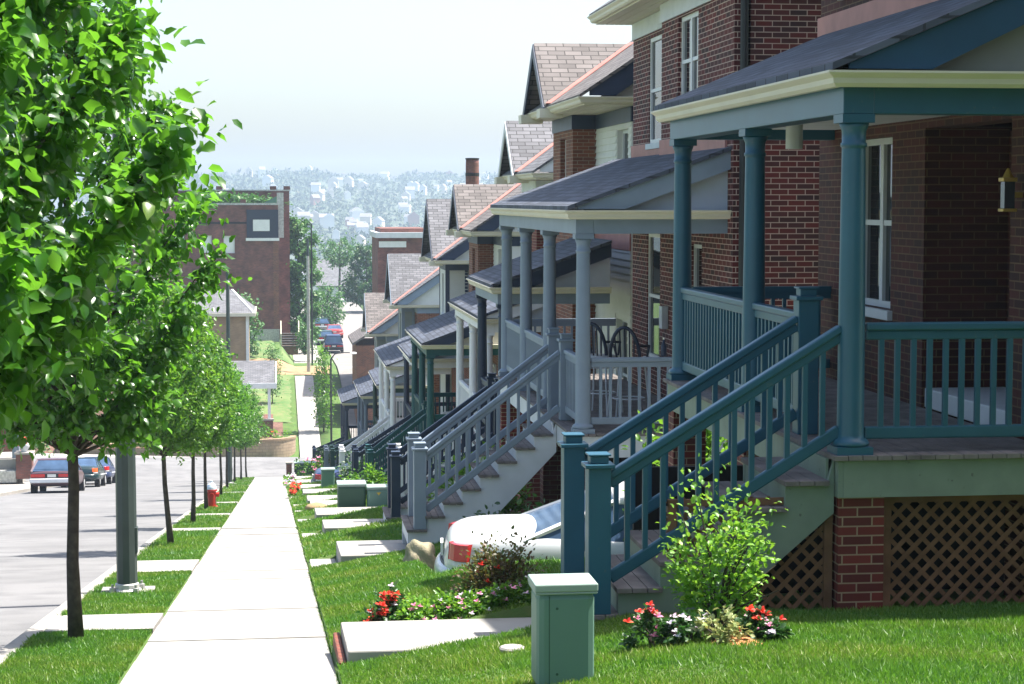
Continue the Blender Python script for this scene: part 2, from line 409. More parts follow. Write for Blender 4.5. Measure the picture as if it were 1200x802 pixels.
# paths that cross the grass strip
CROSS = [(17.75, 19.4), (26.0, 28.6), (38.6, 39.9), (47.2, 48.5), (57, 58.6), (70, 71.6), (83, 84.5), (95, 96.5)]
mb = MB()
for a, b in CROSS: strip(mb, -2.08, -1.11, a, b, .12, .004)
tag(mb.build('strip_crossing', 'conc'), kind='structure')
mb = MB(); strip(mb, PADS[0][0], 7, PADS[0][2], PADS[0][3], .1, 0)
mb = MB()
for p in PADS:
    z = base((p[2] + p[3]) / 2) - .24
    mb.box(p[0], p[1], p[2], p[3], z - .1, z)
tag(mb.build('parking_pad', 'conc2'), kind='structure')
def patch(name, x0, x1, y0, y1, nx, ny, mat, dz=.03, rough=0., keep=None):
    xs = np.linspace(x0, x1, nx); ys = np.linspace(y0, y1, ny)
    def fn(x, y): return soil(x, y) + dz + rough * math.sin(x * 2.1 + y * 1.3) * math.sin(y * 1.7 - x)
    return grid(name, list(xs), list(ys), fn, mat)
patch('mulch_bank', -45, -3.2, 128, 146, 50, 24, 'mulch', .05, .06)
patch('mulch_bank', -2.6, .55, 129.6, 139, 14, 20, 'mulch', .05, .05)
patch('grass_bank', -9, 1.5, 139.05, 158, 14, 20, 'farlawn', .06, .03)
patch('dirt_patch', -9, 4.6, 158, 164.5, 20, 12, 'dirt', .05, .06)
patch('grass_bank', -12, 1.6, 164.5, 182, 16, 16, 'farlawn', .06, .04)

# ---------------------------------------------------------------- houses
def K(col, far=False): return col
def newel(parent, x, y, z0, z1, mat, w=.16):
    n = MB().box(x - w / 2, x + w / 2, y - w / 2, y + w / 2, z0, z1 - .1).build('newel_post', mat, parent, .006)
    c = MB().box(x - w / 2 - .025, x + w / 2 + .025, y - w / 2 - .025, y + w / 2 + .025, z1 - .1, z1 - .07)
    c.box(x - w / 2 + .015, x + w / 2 - .015, y - w / 2 + .015, y + w / 2 - .015, z1 - .07, z1 - .015)
    c.box(x - w / 2 + .0, x + w / 2 - .0, y - w / 2 + .0, y + w / 2 - .0, z1 - .015, z1)
    c.build('cap', mat, n, .006)
BAL = {}
def railing(parent, p, q, zp, zq, mat, h=.92, fine=True, name='porch_railing', spacing=.115, low=.1):
    # p, q = xy ends ; zp, zq = floor height at the ends
    a = Vector((p[0], p[1], zp)); b = Vector((q[0], q[1], zq))
    mb = MB(); mb.beam(a + Vector((0, 0, h - .03)), b + Vector((0, 0, h - .03)), .085, .055)
    mb.beam(a + Vector((0, 0, h - .09)), b + Vector((0, 0, h - .09)), .045, .07)
    mb.beam(a + Vector((0, 0, low + .045)), b + Vector((0, 0, low + .045)), .045, .09)
    L = math.hypot(q[0] - p[0], q[1] - p[1]); n = max(2, int(L / spacing))
    bz = lambda t: (zp + (zq - zp) * t + low + .07, zp + (zq - zp) * t + h - .1)
    if not fine:
        for i in range(1, n):
            t = i / n; z0, z1 = bz(t); x = p[0] + (q[0] - p[0]) * t; y = p[1] + (q[1] - p[1]) * t
            mb.box(x - .018, x + .018, y - .018, y + .018, z0, z1)
    r = mb.build(name, mat, parent, .012 if fine else 0)
    if fine:
        first = None
        for i in range(1, n):
            t = i / n; z0, z1 = bz(t); x = p[0] + (q[0] - p[0]) * t; y = p[1] + (q[1] - p[1]) * t
            if first is None:
                first = MB().box(x - .019, x + .019, y - .019, y + .019, z0, z1).build('baluster', mat, r, .004); f0 = (x, y, z0)
            else: rep(first, r, x - f0[0], y - f0[1], z0 - f0[2])
    return r
def column(parent, x, y, z0, z1, mat, first=None):
    H = z1 - z0
    mb = MB(); mb.box(x - .13, x + .13, y - .13, y + .13, z0, z0 + .055)
    mb.lathe((x, y, z0 + .055), [(.125, 0), (.135, .02), (.12, .045), (.1, .055), (.096, .08), (.094, H * .35), (.083, H - .3), (.083, H - .285), (.092, H - .28), (.092, H - .255), (.083, H - .25), (.085, H - .17), (.095, H - .15), (.106, H - .115)], 24)
    mb.box(x - .115, x + .115, y - .115, y + .115, z1 - .06, z1)
    o = mb.build('porch_column', mat, parent)
    for p_ in o.data.polygons:
        if abs(p_.normal.z) < .9 and len(p_.vertices) == 4 and p_.area < .2: p_.use_smooth = max(abs(p_.normal.x), abs(p_.normal.y)) < .9999
    return o
GUT = [(0, 0), (0, -.11), (.05, -.11), (.075, -.085), (.08, -.05), (.11, -.025), (.12, -.015), (.12, 0)]
def gut(z): return [(o, z + d) for o, d in GUT]
def window(parent, ax, pos, a0, a1, z0, z1, mat='white', depth=.1, cols=1, sill=True, meet=True, name='window', mull=0):
    # a sash window set back from the wall face (faces -x or -y); a = coordinate along the wall
    f = .06
    def B(mb, p0, p1, q0, q1, z0_, z1_):
        return mb.box(p0, p1, q0, q1, z0_, z1_) if ax == 'x' else mb.box(q0, q1, p0, p1, z0_, z1_)
    d = pos + depth; mb = MB()
    B(mb, d, d + .06, a0, a0 + f, z0, z1); B(mb, d, d + .06, a1 - f, a1, z0, z1)
    B(mb, d, d + .06, a0 + f, a1 - f, z0, z0 + f); B(mb, d, d + .06, a0 + f, a1 - f, z1 - f, z1)
    if meet: B(mb, d + .005, d + .055, a0 + f, a1 - f, (z0 + z1) / 2 - .025, (z0 + z1) / 2 + .025)
    for k in range(1, cols):
        c = a0 + (a1 - a0) * k / cols; B(mb, d - .004, d + .058, c - .045, c + .045, z0 + f, z1 - f)
    for k in range(mull):
        for zz in ((z0 + z1) / 2,):
            c = a0 + (a1 - a0) * (k + 1) / (mull + 1); B(mb, d + .02, d + .045, c - .01, c + .01, zz + .03, z1 - f)
    w = mb.build(name, mat, parent)
    B(MB(), d + .03, d + .05, a0 + f - .01, a1 - f + .01, z0 + f - .01, z1 - f + .01).build('pane', 'glass', w)
    if sill: B(MB(), pos - .05, d, a0 - .06, a1 + .06, z0 - .09, z0 - .002).build('sill', 'palewhite', w, .006)
    return w
def siding_panel(mb, ax, pos, a0, a1, z0, z1, row=.115, slope=None):
    z = z0
    while z < z1 - .01:
        t = min(z1, z + row)
        if ax == 'y': mb.prism([(a0, pos - .022, z), (a0, pos, t), (a0, pos + .01, t), (a0, pos + .01, z)], (a1 - a0, 0, 0))
        else: mb.prism([(pos - .022, a0, z), (pos, a0, t), (pos + .01, a0, t), (pos + .01, a0, z)], (0, a1 - a0, 0))
        z = t
    return mb

def porch(t, Yn, Yf, Xg, Xw, zg, trim, colm, beam, ncol, ys, Xn, deck=None, fine=True, sdir='near', pitch=.36, piers=True, lattice=False, skirt='palewhite', panel='panelblue', rake=None, steps_from=None, doors=True, nrail=None, roof='roofslate', wallmat='brickdark', slabz=0.):
    Xc = Xg + .27; deck = zg - 2.74 if deck is None else deck; zb = zg - .29
    rake = rake or trim
    cy = [Yn + (Yf - Yn) * k / (ncol - 1) for k in range(ncol)] if isinstance(ncol, int) else ncol
    # deck and skirt
    mb = MB(); x = Xc - .16
    nb = int((Xw - x) / .1)
    for k in range(nb):
        a = x + (Xw - x) * k / nb; mb.box(a, a + (Xw - x) / nb - .006, Yn - .16, Yf + .16, deck - .035, deck)
    mb.build('deck', 'wood', t, .003)
    mb = MB(); mb.wall('x', Xc - .12, .04, Yn - .12, Yf + .12, deck - .3, deck - .037); mb.wall('y', Yn - .125, .04, Xc - .08, Xw, deck - .3, deck - .037); mb.wall('y', Yf + .085, .04, Xc - .08, Xw, deck - .3, deck - .037)
    mb.build('skirt_board', skirt, t)
    if piers:
        for k, y in enumerate(cy):
            g = soil(Xc, y) - .3
            yy = y if k else y + .02
            MB().box(Xc - .1, Xc + .23, yy - .1, yy + .23, g, deck - .302).build('pier', 'brickred', t)
    # columns
    c0 = None
    for y in cy:
        if c0 is None: c0 = column(t, Xc, y, deck, zb, colm); y0 = y
        else: rep(c0, t, 0, y - y0, 0)
    # beam, ceiling, gutter, roof
    mb = MB(); mb.box(Xc - .11, Xc + .11, Yn - .11, Yf + .11, zb, zg - .08); mb.box(Xc + .11, Xw, Yn - .105, Yn + .105, zb + .002, zg - .082); mb.box(Xc + .11, Xw, Yf - .105, Yf + .105, zb + .002, zg - .082)
    mb.build('beam', beam, t, .006)
    MB().box(Xc + .1, Xw, Yn + .1, Yf - .1, zb + .1, zb + .13).build('porch_ceiling', 'palewhite', t)
    Xo = Xg + .12; yo0 = Yn - .3 + .12; yo1 = Yf + .3 - .12
    MB().sweep([(Xw, yo1, 0, 1), (Xo, yo1, -1, 1), (Xo, yo0, -1, -1), (Xw, yo0, 0, -1)], gut(zg)).build('gutter', 'cream', t)
    mb = MB(); mb.box(Xo, Xc - .105, yo0, yo1, zg - .1, zg - .07); mb.box(Xc - .105, Xw, yo0, Yn - .1, zg - .1, zg - .07); mb.build('soffit', 'palewhite', t)
    zt = zg + pitch * (Xw - Xg); sl = (zt - zg) / (Xw - Xg)
    def pt(x_, y_, o=0): return (x_, y_, zg - .01 + sl * (x_ - Xg) + o)
    mb = MB(); mb.prism([pt(Xg + .03, yo0 - .1), pt(Xw, yo0 - .1), pt(Xw, yo1 + .1), pt(Xg + .03, yo1 + .1)], (0, 0, .05)); mb.build('porch_roof', roof, t)
    for yy, s_ in ((Yn - .05, -1), (Yf + .05, 1)):
        mb = MB(); mb.prism([(Xc + .0, yy, zg - .07), (Xw, yy, zg - .07), (Xw, yy, zt - .03), (Xc, yy, zg + sl * (Xc - Xg) - .03)], (0, .04 * s_, 0)); mb.build('gable_panel', panel, t)
        ye = yo0 - .06 if s_ < 0 else yo1 + .06
        mb = MB(); mb.prism([(Xg + .16, ye, zg + .015), (Xg + .75, ye, zg + .015), (Xw, ye, zt - .24), (Xw, ye, zt - .015), (Xg + .16, ye, zg + sl * .16 - .015)], (0, -.03 * s_, 0)); mb.build('rake_board', rake, t)
    # stairs
    slab = base(ys[0] + .55) + .28
    z1 = (steps_from if steps_from is not None else slab + .18)
    xs0 = Xn - .14; n = max(3, round((deck - z1) / .18)); rz = (deck - z1) / n; rx = (Xc - .16 - xs0) / n
    s0, s1 = ys
    st = MB()
    for y in (s0 + .02, s1 - .06):
        pts = [(xs0 - .02, y, slab - .4), (xs0 - .02, y, z1 - .04)]
        for k in range(n): pts += [(xs0 + rx * (k + 1) - .02, y, z1 + rz * k - .04), (xs0 + rx * (k + 1) - .02, y, z1 + rz * (k + 1) - .04)]
        pts[-1] = (Xc - .125, y, deck - .04); pts += [(Xc - .125, y, deck - .42), (xs0 + .55, y, max(slab - .2, z1 - .45)), (xs0 + .5, y, slab - .4)]
        st.prism(pts, (0, .045, 0))
    for k in range(n + 1): st.box(xs0 + rx * k - .015, xs0 + rx * k + .005, s0 + .066, s1 - .062, z1 + rz * (k - 1) - .036, z1 + rz * k - .037)
    sta = st.build('staircase', skirt, t)
    f0 = None
    for k in range(n):
        xx = xs0 + rx * k - .035
        if f0 is None:
            f0 = MB(); 
            for i in range(3): f0.box(xx + i * (rx + .03) / 3, xx + (i + 1) * (rx + .03) / 3 - .006, s0 - .03, s1 + .01, z1 - .035, z1)
            f0 = f0.build('tread', 'wood', sta, .003)
        else: rep(f0, sta, rx * k, 0, rz * k)
    newel(t, Xn, s0 + .06, z1, z1 + 1.13, trim); newel(t, Xn, s1 - .06, z1, z1 + 1.13, trim)
    newel(t, Xc, s1 - .04, deck, deck + 1.13, trim)
    if sdir != 'column': newel(t, Xc, s0 + .04, deck, deck + 1.13, trim)
    for y in (s0 + .06, s1 - .06): railing(t, (Xn + .08, y), (Xc - .08, y), z1 + .1, deck + .02, trim, .9, fine, 'stair_railing', .125)
    # porch railings between columns
    segs = []
    pts = cy
    for a, b in zip(pts[:-1], pts[1:]):
        if a - .3 <= s0 and s1 <= b + .3:
            if s0 - a > .35: segs.append(((Xc, a + .1), (Xc, s0 - .04)))
            if b - s1 > .35: segs.append(((Xc, s1 + .05), (Xc, b - .1)))
        else: segs.append(((Xc, a + .1), (Xc, b - .1)))
    for a, b in segs: railing(t, a, b, deck, deck, trim, .93, fine)
    railing(t, (Xc + .1, Yn), (Xw, Yn), deck, deck, trim, .93, fine)
    railing(t, (Xc + .1, Yf), (Xw, Yf), deck, deck, trim, .93, False)
    if lattice:
        g = soil(Xw, Yn) - .05
        for x0, x1, yy in () if lattice == 'wall' else ((Xn + .5, Xc - .12, Yn + .02), (Xc + .25, Xw + .4, Yn + .02)):
            lat = MB(); top = deck - .31; w = .032; step = .122; H = top - g
            def clip(px0, pz0, px1, pz1):
                return (px0, pz0, px1, pz1)
            k = x0 - H
            for sgn in (1, -1):
                k = x0 - H if sgn > 0 else x0
                while k < (x1 if sgn > 0 else x1 + H):
                    # slat from (k, g) rising to (k + sgn*H, top), clipped to x0..x1
                    t0 = 0.; t1 = 1.
                    xa, xb = k, k + sgn * H
                    lo, hi = sorted(((x0 - xa) / (xb - xa), (x1 - xa) / (xb - xa)))
                    t0 = max(0, lo); t1 = min(1, hi)
                    if t1 - t0 > .03:
                        yy_ = yy if sgn > 0 else yy + .009
                        lat.beam((xa + (xb - xa) * t0, yy_, g + H * t0), (xa + (xb - xa) * t1, yy_, g + H * t1), .008, w, (0, 1, 0)) if False else lat.beam((xa + (xb - xa) * t0, yy_, g + H * t0), (xa + (xb - xa) * t1, yy_, g + H * t1), .008, w)
                    k += step
            lp = lat.build('lattice_panel', 'lattice', t)
            fr = MB(); fr.box(x0, x0 + .06, yy - .02, yy + .02, g, top); fr.box(x1 - .06, x1, yy - .02, yy + .02, g, top); fr.box(x0, x1, yy - .018, yy + .018, top - .05, top - .002); fr.build('frame', 'lattice', lp)
        MB().box(Xc + .1 if lattice == 'wall' else Xn + .55, Xw + .3, Yn + 1.6, Yn + 1.65, g - .3, deck - .3).build('crawl_space_shade_sheet', 'dark', t)  # near-black sheet painted in for the shade under the deck
    return dict(deck=deck, Xc=Xc, zt=zt, slab=slab)

def body(t, Yn, Yf, Xw, ze, zbot, main, bay, roof, trim, Yc=None, baymain=.42, near='siding', holes=(), Xe=None, gable='siding', depth=7.2, pitch=.67, bayn=None, gmat='siding', flash=None, corner=None, gh=1.25):
    Xr = Xw + (baymain if (Yc or bayn) else 0)
    Xe = Xw - .53 if Xe is None else Xe
    zc = ze - .12
    fh = [(h[0], h[1], h[2], h[3]) for h in holes if h[4] == 'm']; bh = [(h[0], h[1], h[2], h[3]) for h in holes if h[4] == 'b']
    b0, b1 = (Yc - 1.3, Yc + 1.3) if Yc else (bayn or (None, None))
    mb = MB().wall('x', Xr, .3, Yn, Yf, zbot, zc, fh)
    mb.build('front_wall', main, t)
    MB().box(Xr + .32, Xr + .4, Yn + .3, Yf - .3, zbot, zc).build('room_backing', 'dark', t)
    MB().wall('y', Yn + .001, .3, Xr + .002, Xw + depth, zbot, zc).build('side_wall', main if near != 'siding' else near, t)
    MB().wall('y', Yf - .301, .3, Xr + .3, Xw + depth, zbot, zc).build('side_wall', main, t)
    MB().wall('x', Xw + depth - .3, .3, Yn + .3, Yf - .3, zbot, zc).build('back_wall', main, t)
    def lap(ax, pos, a0, a1, z0, z1, hl, mat):
        mb = MB(); z = z0
        while z < z1 - .02:
            zt_ = min(z1, z + .12); cuts = sorted([(h[0] - .06, h[1] + .06) for h in hl if h[2] - .1 < zt_ and h[3] > z]); a = a0
            for c0, c1 in cuts + [(a1, a1)]:
                if min(c0, a1) - a > .03: siding_panel(mb, ax, pos, a, min(c0, a1), z, zt_, .12)
                a = max(a, c1)
            z = zt_
        if mb.v: mb.build('lap_siding', mat, t)
    if main in ('siding', 'sidegrey'): lap('x', Xr - .002, Yn + .03, (b0 or Yf) - .01, ze - 4.2, zc - .29, fh, main)
    if b0 is not None and bay in ('siding', 'sidegrey'): lap('y', b0 - .002, Xw + .12, Xr - .02, ze - 4.2, zc - .29, [], bay)
    if b0 is not None:
        bb = MB().wall('x', Xw, .2, b0, b1, zbot, zc, bh)
        bb.wall('y', b0 + .001, .2, Xw + .2, Xr - .002, zbot, zc); bb.wall('y', b1 - .201, .2, Xw + .2, Xr - .002, zbot, zc)
        bb.build('bay', bay, t)
        if corner:
            cb = MB(); cb.box(Xw - .02, Xw + .12, b0 - .025, b0 + .12, zbot, zc - .2); cb.box(Xw - .02, Xw + .1, b1 - .12, b1 + .02, zbot, zc - .2); cb.box(Xr - .14, Xr - .03, b0 - .02, b0 - .002, zbot, zc - .2); cb.build('corner_board', corner, t)
    for h in holes:
        window(t, 'x', Xr if h[4] == 'm' else Xw, h[0], h[1], h[2], h[3], h[5] if len(h) > 5 else 'white', h[7] if len(h) > 7 else .1, h[6] if len(h) > 6 else 1)
    # frieze, soffit, gutter
    fz = MB(); 
    if b0 is not None: fz.box(Xw - .025, Xw - .002, b0 - .02, b1 + .02, zc - .28, zc - .02); fz.box(Xw - .02, Xr - .005, b0 - .024, b0 - .002, zc - .28, zc - .02)
    for a_, c_ in ([(Yn, b0), (b1, Yf)] if b0 is not None else [(Yn, Yf)]):
        if c_ - a_ > .05: fz.box(Xr - .025, Xr - .002, a_ + .01, c_ - .03, zc - .28, zc - .021)
    fz.box(Xr - .02, Xw + depth, Yn - .03, Yn - .002, zc - .28, zc - .021); fz.box(Xr - .02, Xw + depth, Yf + .002, Yf + .03, zc - .28, zc - .021)
    fz.build('frieze_board', trim, t)
    sof = MB(); x = Xe + .12
    while x < Xw + depth + .2:
        sof.box(x, min(x + .14, Xw + depth + .25), Yn - .25, Yf + .25, zc - .012, zc + .01); x += .155
    sof.build('soffit', 'cream', t)
    Xo = Xe + .12; y0 = Yn - .36 + .12; y1 = Yf + .36 - .12; Xb = Xw + depth + .3
    MB().sweep([(Xb, y1, 0, 1), (Xo, y1, -1, 1), (Xo, y0, -1, -1), (Xb, y0, 0, -1)], gut(ze)).build('gutter', 'cream', t)
    # main roof: ridge along the street
    Xm = (Xe + Xb) / 2; zr = ze + pitch * (Xm - Xe)
    mb = MB(); mb.prism([(Xe + .03, y0 - .1, ze - .02), (Xm, y0 - .1, zr - .02), (Xm, y1 + .1, zr - .02), (Xe + .03, y1 + .1, ze - .02)], (0, 0, .06))
    mb.prism([(Xm, y0 - .1, zr - .02), (Xb, y0 - .1, ze - .02), (Xb, y1 + .1, ze - .02), (Xm, y1 + .1, zr - .02)], (0, 0, .06))
    mb.build('roof', roof, t)
    for yy, s_ in ((Yn, -1), (Yf, 1)):
        MB().prism([(Xr, yy, ze - .12), (Xw + depth, yy, ze - .12), (Xm, yy, zr - .15)], (0, -.05 * s_, 0)).build('gable_end', gmat, t)
        if s_ < 0 and gmat in ('siding', 'sidegrey'):
            sp = MB(); z = ze
            while z < zr - .6:
                xl = Xe + (z + .2 - ze) / pitch + .35; xr = 2 * Xm - xl
                siding_panel(sp, 'y', yy - .005, xl, xr, z, z + .115); z += .115
            sp.build('gable_siding', gmat, t)
        yr = y0 - .06 if s_ < 0 else y1 + .06; dr = .3
        mb = MB(); mb.prism([(Xe + .2, yr, ze + .02), (Xe + .2 + dr / pitch, yr, ze + .02), (Xm, yr, zr - dr - .05), (Xm, yr, zr - .03), (Xe + .2, yr, ze + .2 * pitch - .03)], (0, -.03 * s_, 0))
        mb.prism([(Xm, yr, zr - dr - .05), (Xb, yr, ze - dr), (Xb, yr, ze - .03), (Xm, yr, zr - .03)], (0, -.03 * s_, 0))
        mb.build('rake_board', trim, t)
    if Yc:
        hw = 1.2 * gh; zk = ze + gh; Xf = Xe - .04; Xv = Xe + gh / pitch
        for s_ in (-1, 1):
            fy = Yc + s_ * hw
            mb = MB(); mb.prism([(Xf, Yc, zk), (Xf, fy, ze - .01), (Xe + .02, fy, ze - .01), (Xv + .1, Yc, zk)] if s_ < 0 else [(Xf, Yc, zk), (Xv + .1, Yc, zk), (Xe + .02, fy, ze - .01), (Xf, fy, ze - .01)], (0, 0, .055))
            mb.build('cross_roof', roof, t)
            mb = MB(); mb.beam((Xe + .03, fy + s_ * .05, ze + .07), (Xv, Yc + s_ * .05, zk + .075), .13, .014); mb.build('valley_flashing', 'copper', t)
            mb = MB(); mb.prism([(Xf - .03, Yc, zk + .03), (Xf - .03, fy + s_ * .03, ze - .0), (Xf - .03, fy + s_ * .03, ze - .2), (Xf - .03, Yc, zk - .22)], (.028, 0, 0)); mb.build('rake_board', trim, t)
        MB().prism([(Xe + .32, Yc - hw + .12, ze - .1), (Xe + .32, Yc, zk - .05), (Xe + .32, Yc + hw - .12, ze - .1)], (.05, 0, 0)).build('gable_face', 'bricktan' if gmat == 'cream' else 'cream', t)
        MB().box(Xf - .1, Xe + .3, Yc - hw - .1, Yc - hw + .35, ze - .2, ze - .03).build('cornice_return', 'cream', t); MB().box(Xf - .1, Xe + .3, Yc + hw - .35, Yc + hw + .1, ze - .2, ze - .03).build('cornice_return', 'cream', t)
    if flash:
        z, a_, c_ = flash
        MB().box(Xr - .03, Xr - .005, a_, c_, z - .15, z + .2).build('flashing', 'copper', t)
    return Xr

def house(label, Yp, Yb, Xg, zg, **k):
    t = thing('row_house', label, 'house', (Xg + .3, Yp[0], soil(Xg + .3, Yp[0])), 'brick row houses stepping down the hill')
    return t
# H1 : the teal porch in front
Xw1 = 5.57
h1 = house('brick house with teal porch columns, teal stairs and brown lattice, nearest of the row', (13.45, 19.25), None, 3.77, .89)
p1 = porch(h1, 13.45, 19.25, 3.78, Xw1, .89, 'teal', 'teal', 'teal', [13.45, 16.3, 19.25], (13.39, 14.68), 2.24, deck=-1.79, sdir='column', pitch=.42, lattice=True, skirt='palegreen', panel='panel', rake='tealdeep', steps_from=-2.89)
zb1 = -3.6
hs = [(17.3, 18.5, -1.0, .58, 'm', 'palewhite', 2), (17.4, 18.9, 2.05, 3.6, 'm', 'white', 2), (14.8, 16.1, 2.05, 3.6, 'm', 'white', 1)]
mb = MB().wall('x', Xw1, .3, 16.4, 19.7, zb1, 3.9, [h[:4] for h in hs[:2]]); mb.wall('x', Xw1, .3, 13.4, 14.4, zb1, 3.9); mb.wall('x', Xw1, .3, 14.4, 16.4, .62, 3.9, [(14.8, 16.1, 2.05, 3.6)])
mb.wall('x', Xw1 + .75, .2, 14.3, 16.45, zb1, .6); mb.wall('y', 16.401, .2, Xw1 + .3, Xw1 + .75, zb1, .62); mb.wall('y', 14.2, .199, Xw1 + .3, Xw1 + .75, zb1, .62)
mb.wall('y', 19.4, .3, Xw1 + .3, 12, zb1, 3.9); mb.wall('y', 13.4, .3, Xw1 + .3, 12, zb1, 3.9); mb.wall('x', 11.7, .3, 13.7, 19.4, zb1, 3.9)
mb.build('brick_wall', 'brickshade', h1)
for h in hs: window(h1, 'x', Xw1, h[0], h[1], h[2], h[3], h[5], .1, h[6])
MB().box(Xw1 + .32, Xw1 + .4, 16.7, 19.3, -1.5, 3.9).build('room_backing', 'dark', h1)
d = MB().box(Xw1 + .7, Xw1 + .748, 15.1, 16.05, -1.72, .35).build('door', 'bluedark', h1, .01)
MB().lathe((Xw1 + .66, 15.2, -.85), [(.0, -.03), (.03, -.02), (.03, .02), (.0, .03)], 10).build('handle', 'brass', d)
MB().box(Xw1 + .02, Xw1 + .74, 14.42, 16.38, -1.788, -1.62).build('door_step', 'palewhite', h1, .01)
MB().box(Xw1 - .03, Xw1 - .004, 13.35, 19.72, 1.35, 1.85).build('flashing', 'copper', h1)
la = MB().box(5.42, 5.5, 14.14, 14.22, -.06, .14).build('wall_lantern', 'glass', h1)
MB().box(5.405, 5.515, 14.125, 14.235, .14, .17).build('lantern_roof', 'brass', la, .004); MB().lathe((5.46, 14.18, .17), [(.045, 0), (.025, .04), (.008, .07)], 8).build('finial', 'brass', la)
MB().box(5.405, 5.515, 14.125, 14.235, -.085, -.061).build('lantern_base', 'brass', la, .004); MB().box(5.5, 5.572, 14.16, 14.2, .02, .06).build('bracket', 'brass', la)
cl = MB().cyl((4.55, 16.9, .45), (4.55, 16.9, .71), .075, .075, 20).build('ceiling_light', 'palewhite', h1, .004)
MB().box(5.0, 12.3, 13.1, 20.1, 3.9, 4.05).build('soffit', 'cream', h1)
MB().prism([(5, 13.1, 4.06), (8.6, 13.1, 6.4), (12.3, 13.1, 4.06)], (0, 7, 0)).build('roof', 'rooflilac', h1)

h0 = house('dark red brick house with slate blue porch, unseen uphill of the teal one', (3.2, 8.6), None, 3.95, 2.1)  # row continues uphill out of frame; house added to darken the teal porch
porch(h0, 3.2, 8.6, 3.95, 5.9, 2.1, 'slate', 'slate', 'slate', 3, (3.5, 4.7), 2.6, fine=False)
body(h0, 2.6, 8.9, 5.9, 5.2, -2.6, 'brickdark', 'brickdark', 'rooflilac', 'palewhite', gmat='panelblue', near='brickdark', holes=[(4, 5, 3, 4.6, 'm'), (6.5, 7.5, 3, 4.6, 'm'), (6, 7.2, .1, 1.6, 'm')])

# H2 : the pale slate blue porch
h2 = house('dark red brick house with long slate blue porch and two bar stools on it', (23.75, 31.8), None, 3.5, -.12)
ze2 = 2.93
p2 = porch(h2, 23.8, 31.75, 3.5, 5.57, -.12, 'slate', 'slate', 'slate', [23.8, 26.75, 29.3, 31.75], (25.2, 26.4), 1.86, pitch=.36, panel='panelblue', rake='slate', steps_from=-4.26, lattice='wall', roof='roofslate')
zb2 = -5.2
body(h2, 23.42, 31.0, 5.55, ze2, zb2, 'brickdark', 'brickdark', 'rooflilac', 'palewhite', bayn=(23.42, 27.9), baymain=.16, near='brickdark', gmat='panelblue',
     holes=[(25.45, 26.75, 1.28, 2.5, 'b', 'white', 2, .05), (28.5, 29.65, .86, 2.45, 'm', 'white', 1, .015), (28.75, 29.75, -2.4, -.5, 'm', 'white', 1, .02), (25.15, 26.1, -2.96, -.58, 'b', 'palewhite', 1)])
MB().box(5.52, 5.548, 23.75, 27.9, .58, .86).build('flashing', 'copper', h2)
MB().box(5.675, 5.705, 27.92, 31.0, .6, .86).build('flashing', 'copper', h2)
MB().cyl((5.66, 23.36, -4.6), (5.66, 23.36, 2.7), .05, .05, 10).build('downspout', 'black', h2)
mbx = MB().box(5.45, 5.548, 27.3, 27.5, -1.82, -1.5).build('mailbox', 'lightmetal', h2, .01)

# H3 : navy porch
def std(label, Yp, Yb, Xg, zg, trim, colm, beam, roof, main, bay, Yc, ys, Xn, ncol=3, fine=True, ze=None, panel='panelblue', skirt='palewhite', rake=None, corner=None, zbot=None, bayd=.45, t=None, wins=True, gh=1.25):
    t = t or house(label, Yp, Yb, Xg, zg)
    Xw = Xg + 2.05
    if Yp:
        porch(t, Yp[0], Yp[1], Xg, Xw + .02, zg, trim, colm, beam, ncol, ys, Xn, fine=fine, panel=panel, skirt=skirt, rake=rake)
    if Yb:
        ze = zg + 3.18 if ze is None else ze
        zbot = base(Yb[1]) - 1
        holes = []
        deck = zg - 2.74
        if Yc:
            holes = [(Yc - .42, Yc + .32, ze - 1.95, ze - .55, 'b', 'white', 1)]
            m0, m1 = Yb[0] + .35, min(Yb[0] + 1.45, Yc - 1.5)
            if m1 - m0 > .45: holes += [(m0, m1, ze - 2.0, ze - .5, 'm', 'palewhite', 1), (m0, m1, deck + .1, deck + 2.1, 'm', 'palewhite', 1)]
        if Yp and Yb[0] > Yp[0] + .6:
            lw = MB().wall('x', Xw + .045, .25, Yp[0] + .1, Yb[0] - .01, zbot, zg + .7); lw.wall('y', Yp[0] + .101, .25, Xw + .3, Xw + 5, zbot, zg + .7); lw.build('link_wall', main if main not in ('siding', 'sidegrey') else bay, t)
            MB().box(Xw + .03, Xw + 5.1, Yp[0], Yb[0] - .01, zg + .705, zg + .8).build('link_roof', 'roofslate', t)
            window(t, 'x', Xw + .045 - .06, Yp[0] + 1.0, Yp[0] + 1.9, deck + .15, deck + 2.1, 'palewhite', .0, 1, sill=False)
        body(t, Yb[0], Yb[1], Xw, ze, zbot, main, bay, roof, rake or trim, Yc, bayd, near=main, holes=holes, gmat='siding', corner=corner, gh=gh)
        fz = zg + .36 * 2.05
        MB().box(Xw + bayd - .03, Xw + bayd - .004, Yb[0] + .02, Yc - 1.32, fz - .15, fz + .15).build('flashing', 'copper', t)
    return t
std('house with navy porch posts, orange brick bay and tan shingled cross gable', (32.75, 36.15), (33.0, 39.6), 3.56, -1.45, 'navy', 'navy', 'slate', 'rooftan', 'siding', 'brickor', 38.0, (33.4, 34.55), 2.05, 2, True, 1.735, rake='navy')
std('house with white porch and white stair rails, grey shingled cross gable, beside the navy porch', (39.8, 46.0), (43.0, 48.6), 4.08, -2.4, 'white', 'white', 'white', 'rooflilac', 'siding', 'brickred', 47.0, (40.0, 41.2), 2.55, 3, True, .6, rake='palewhite')
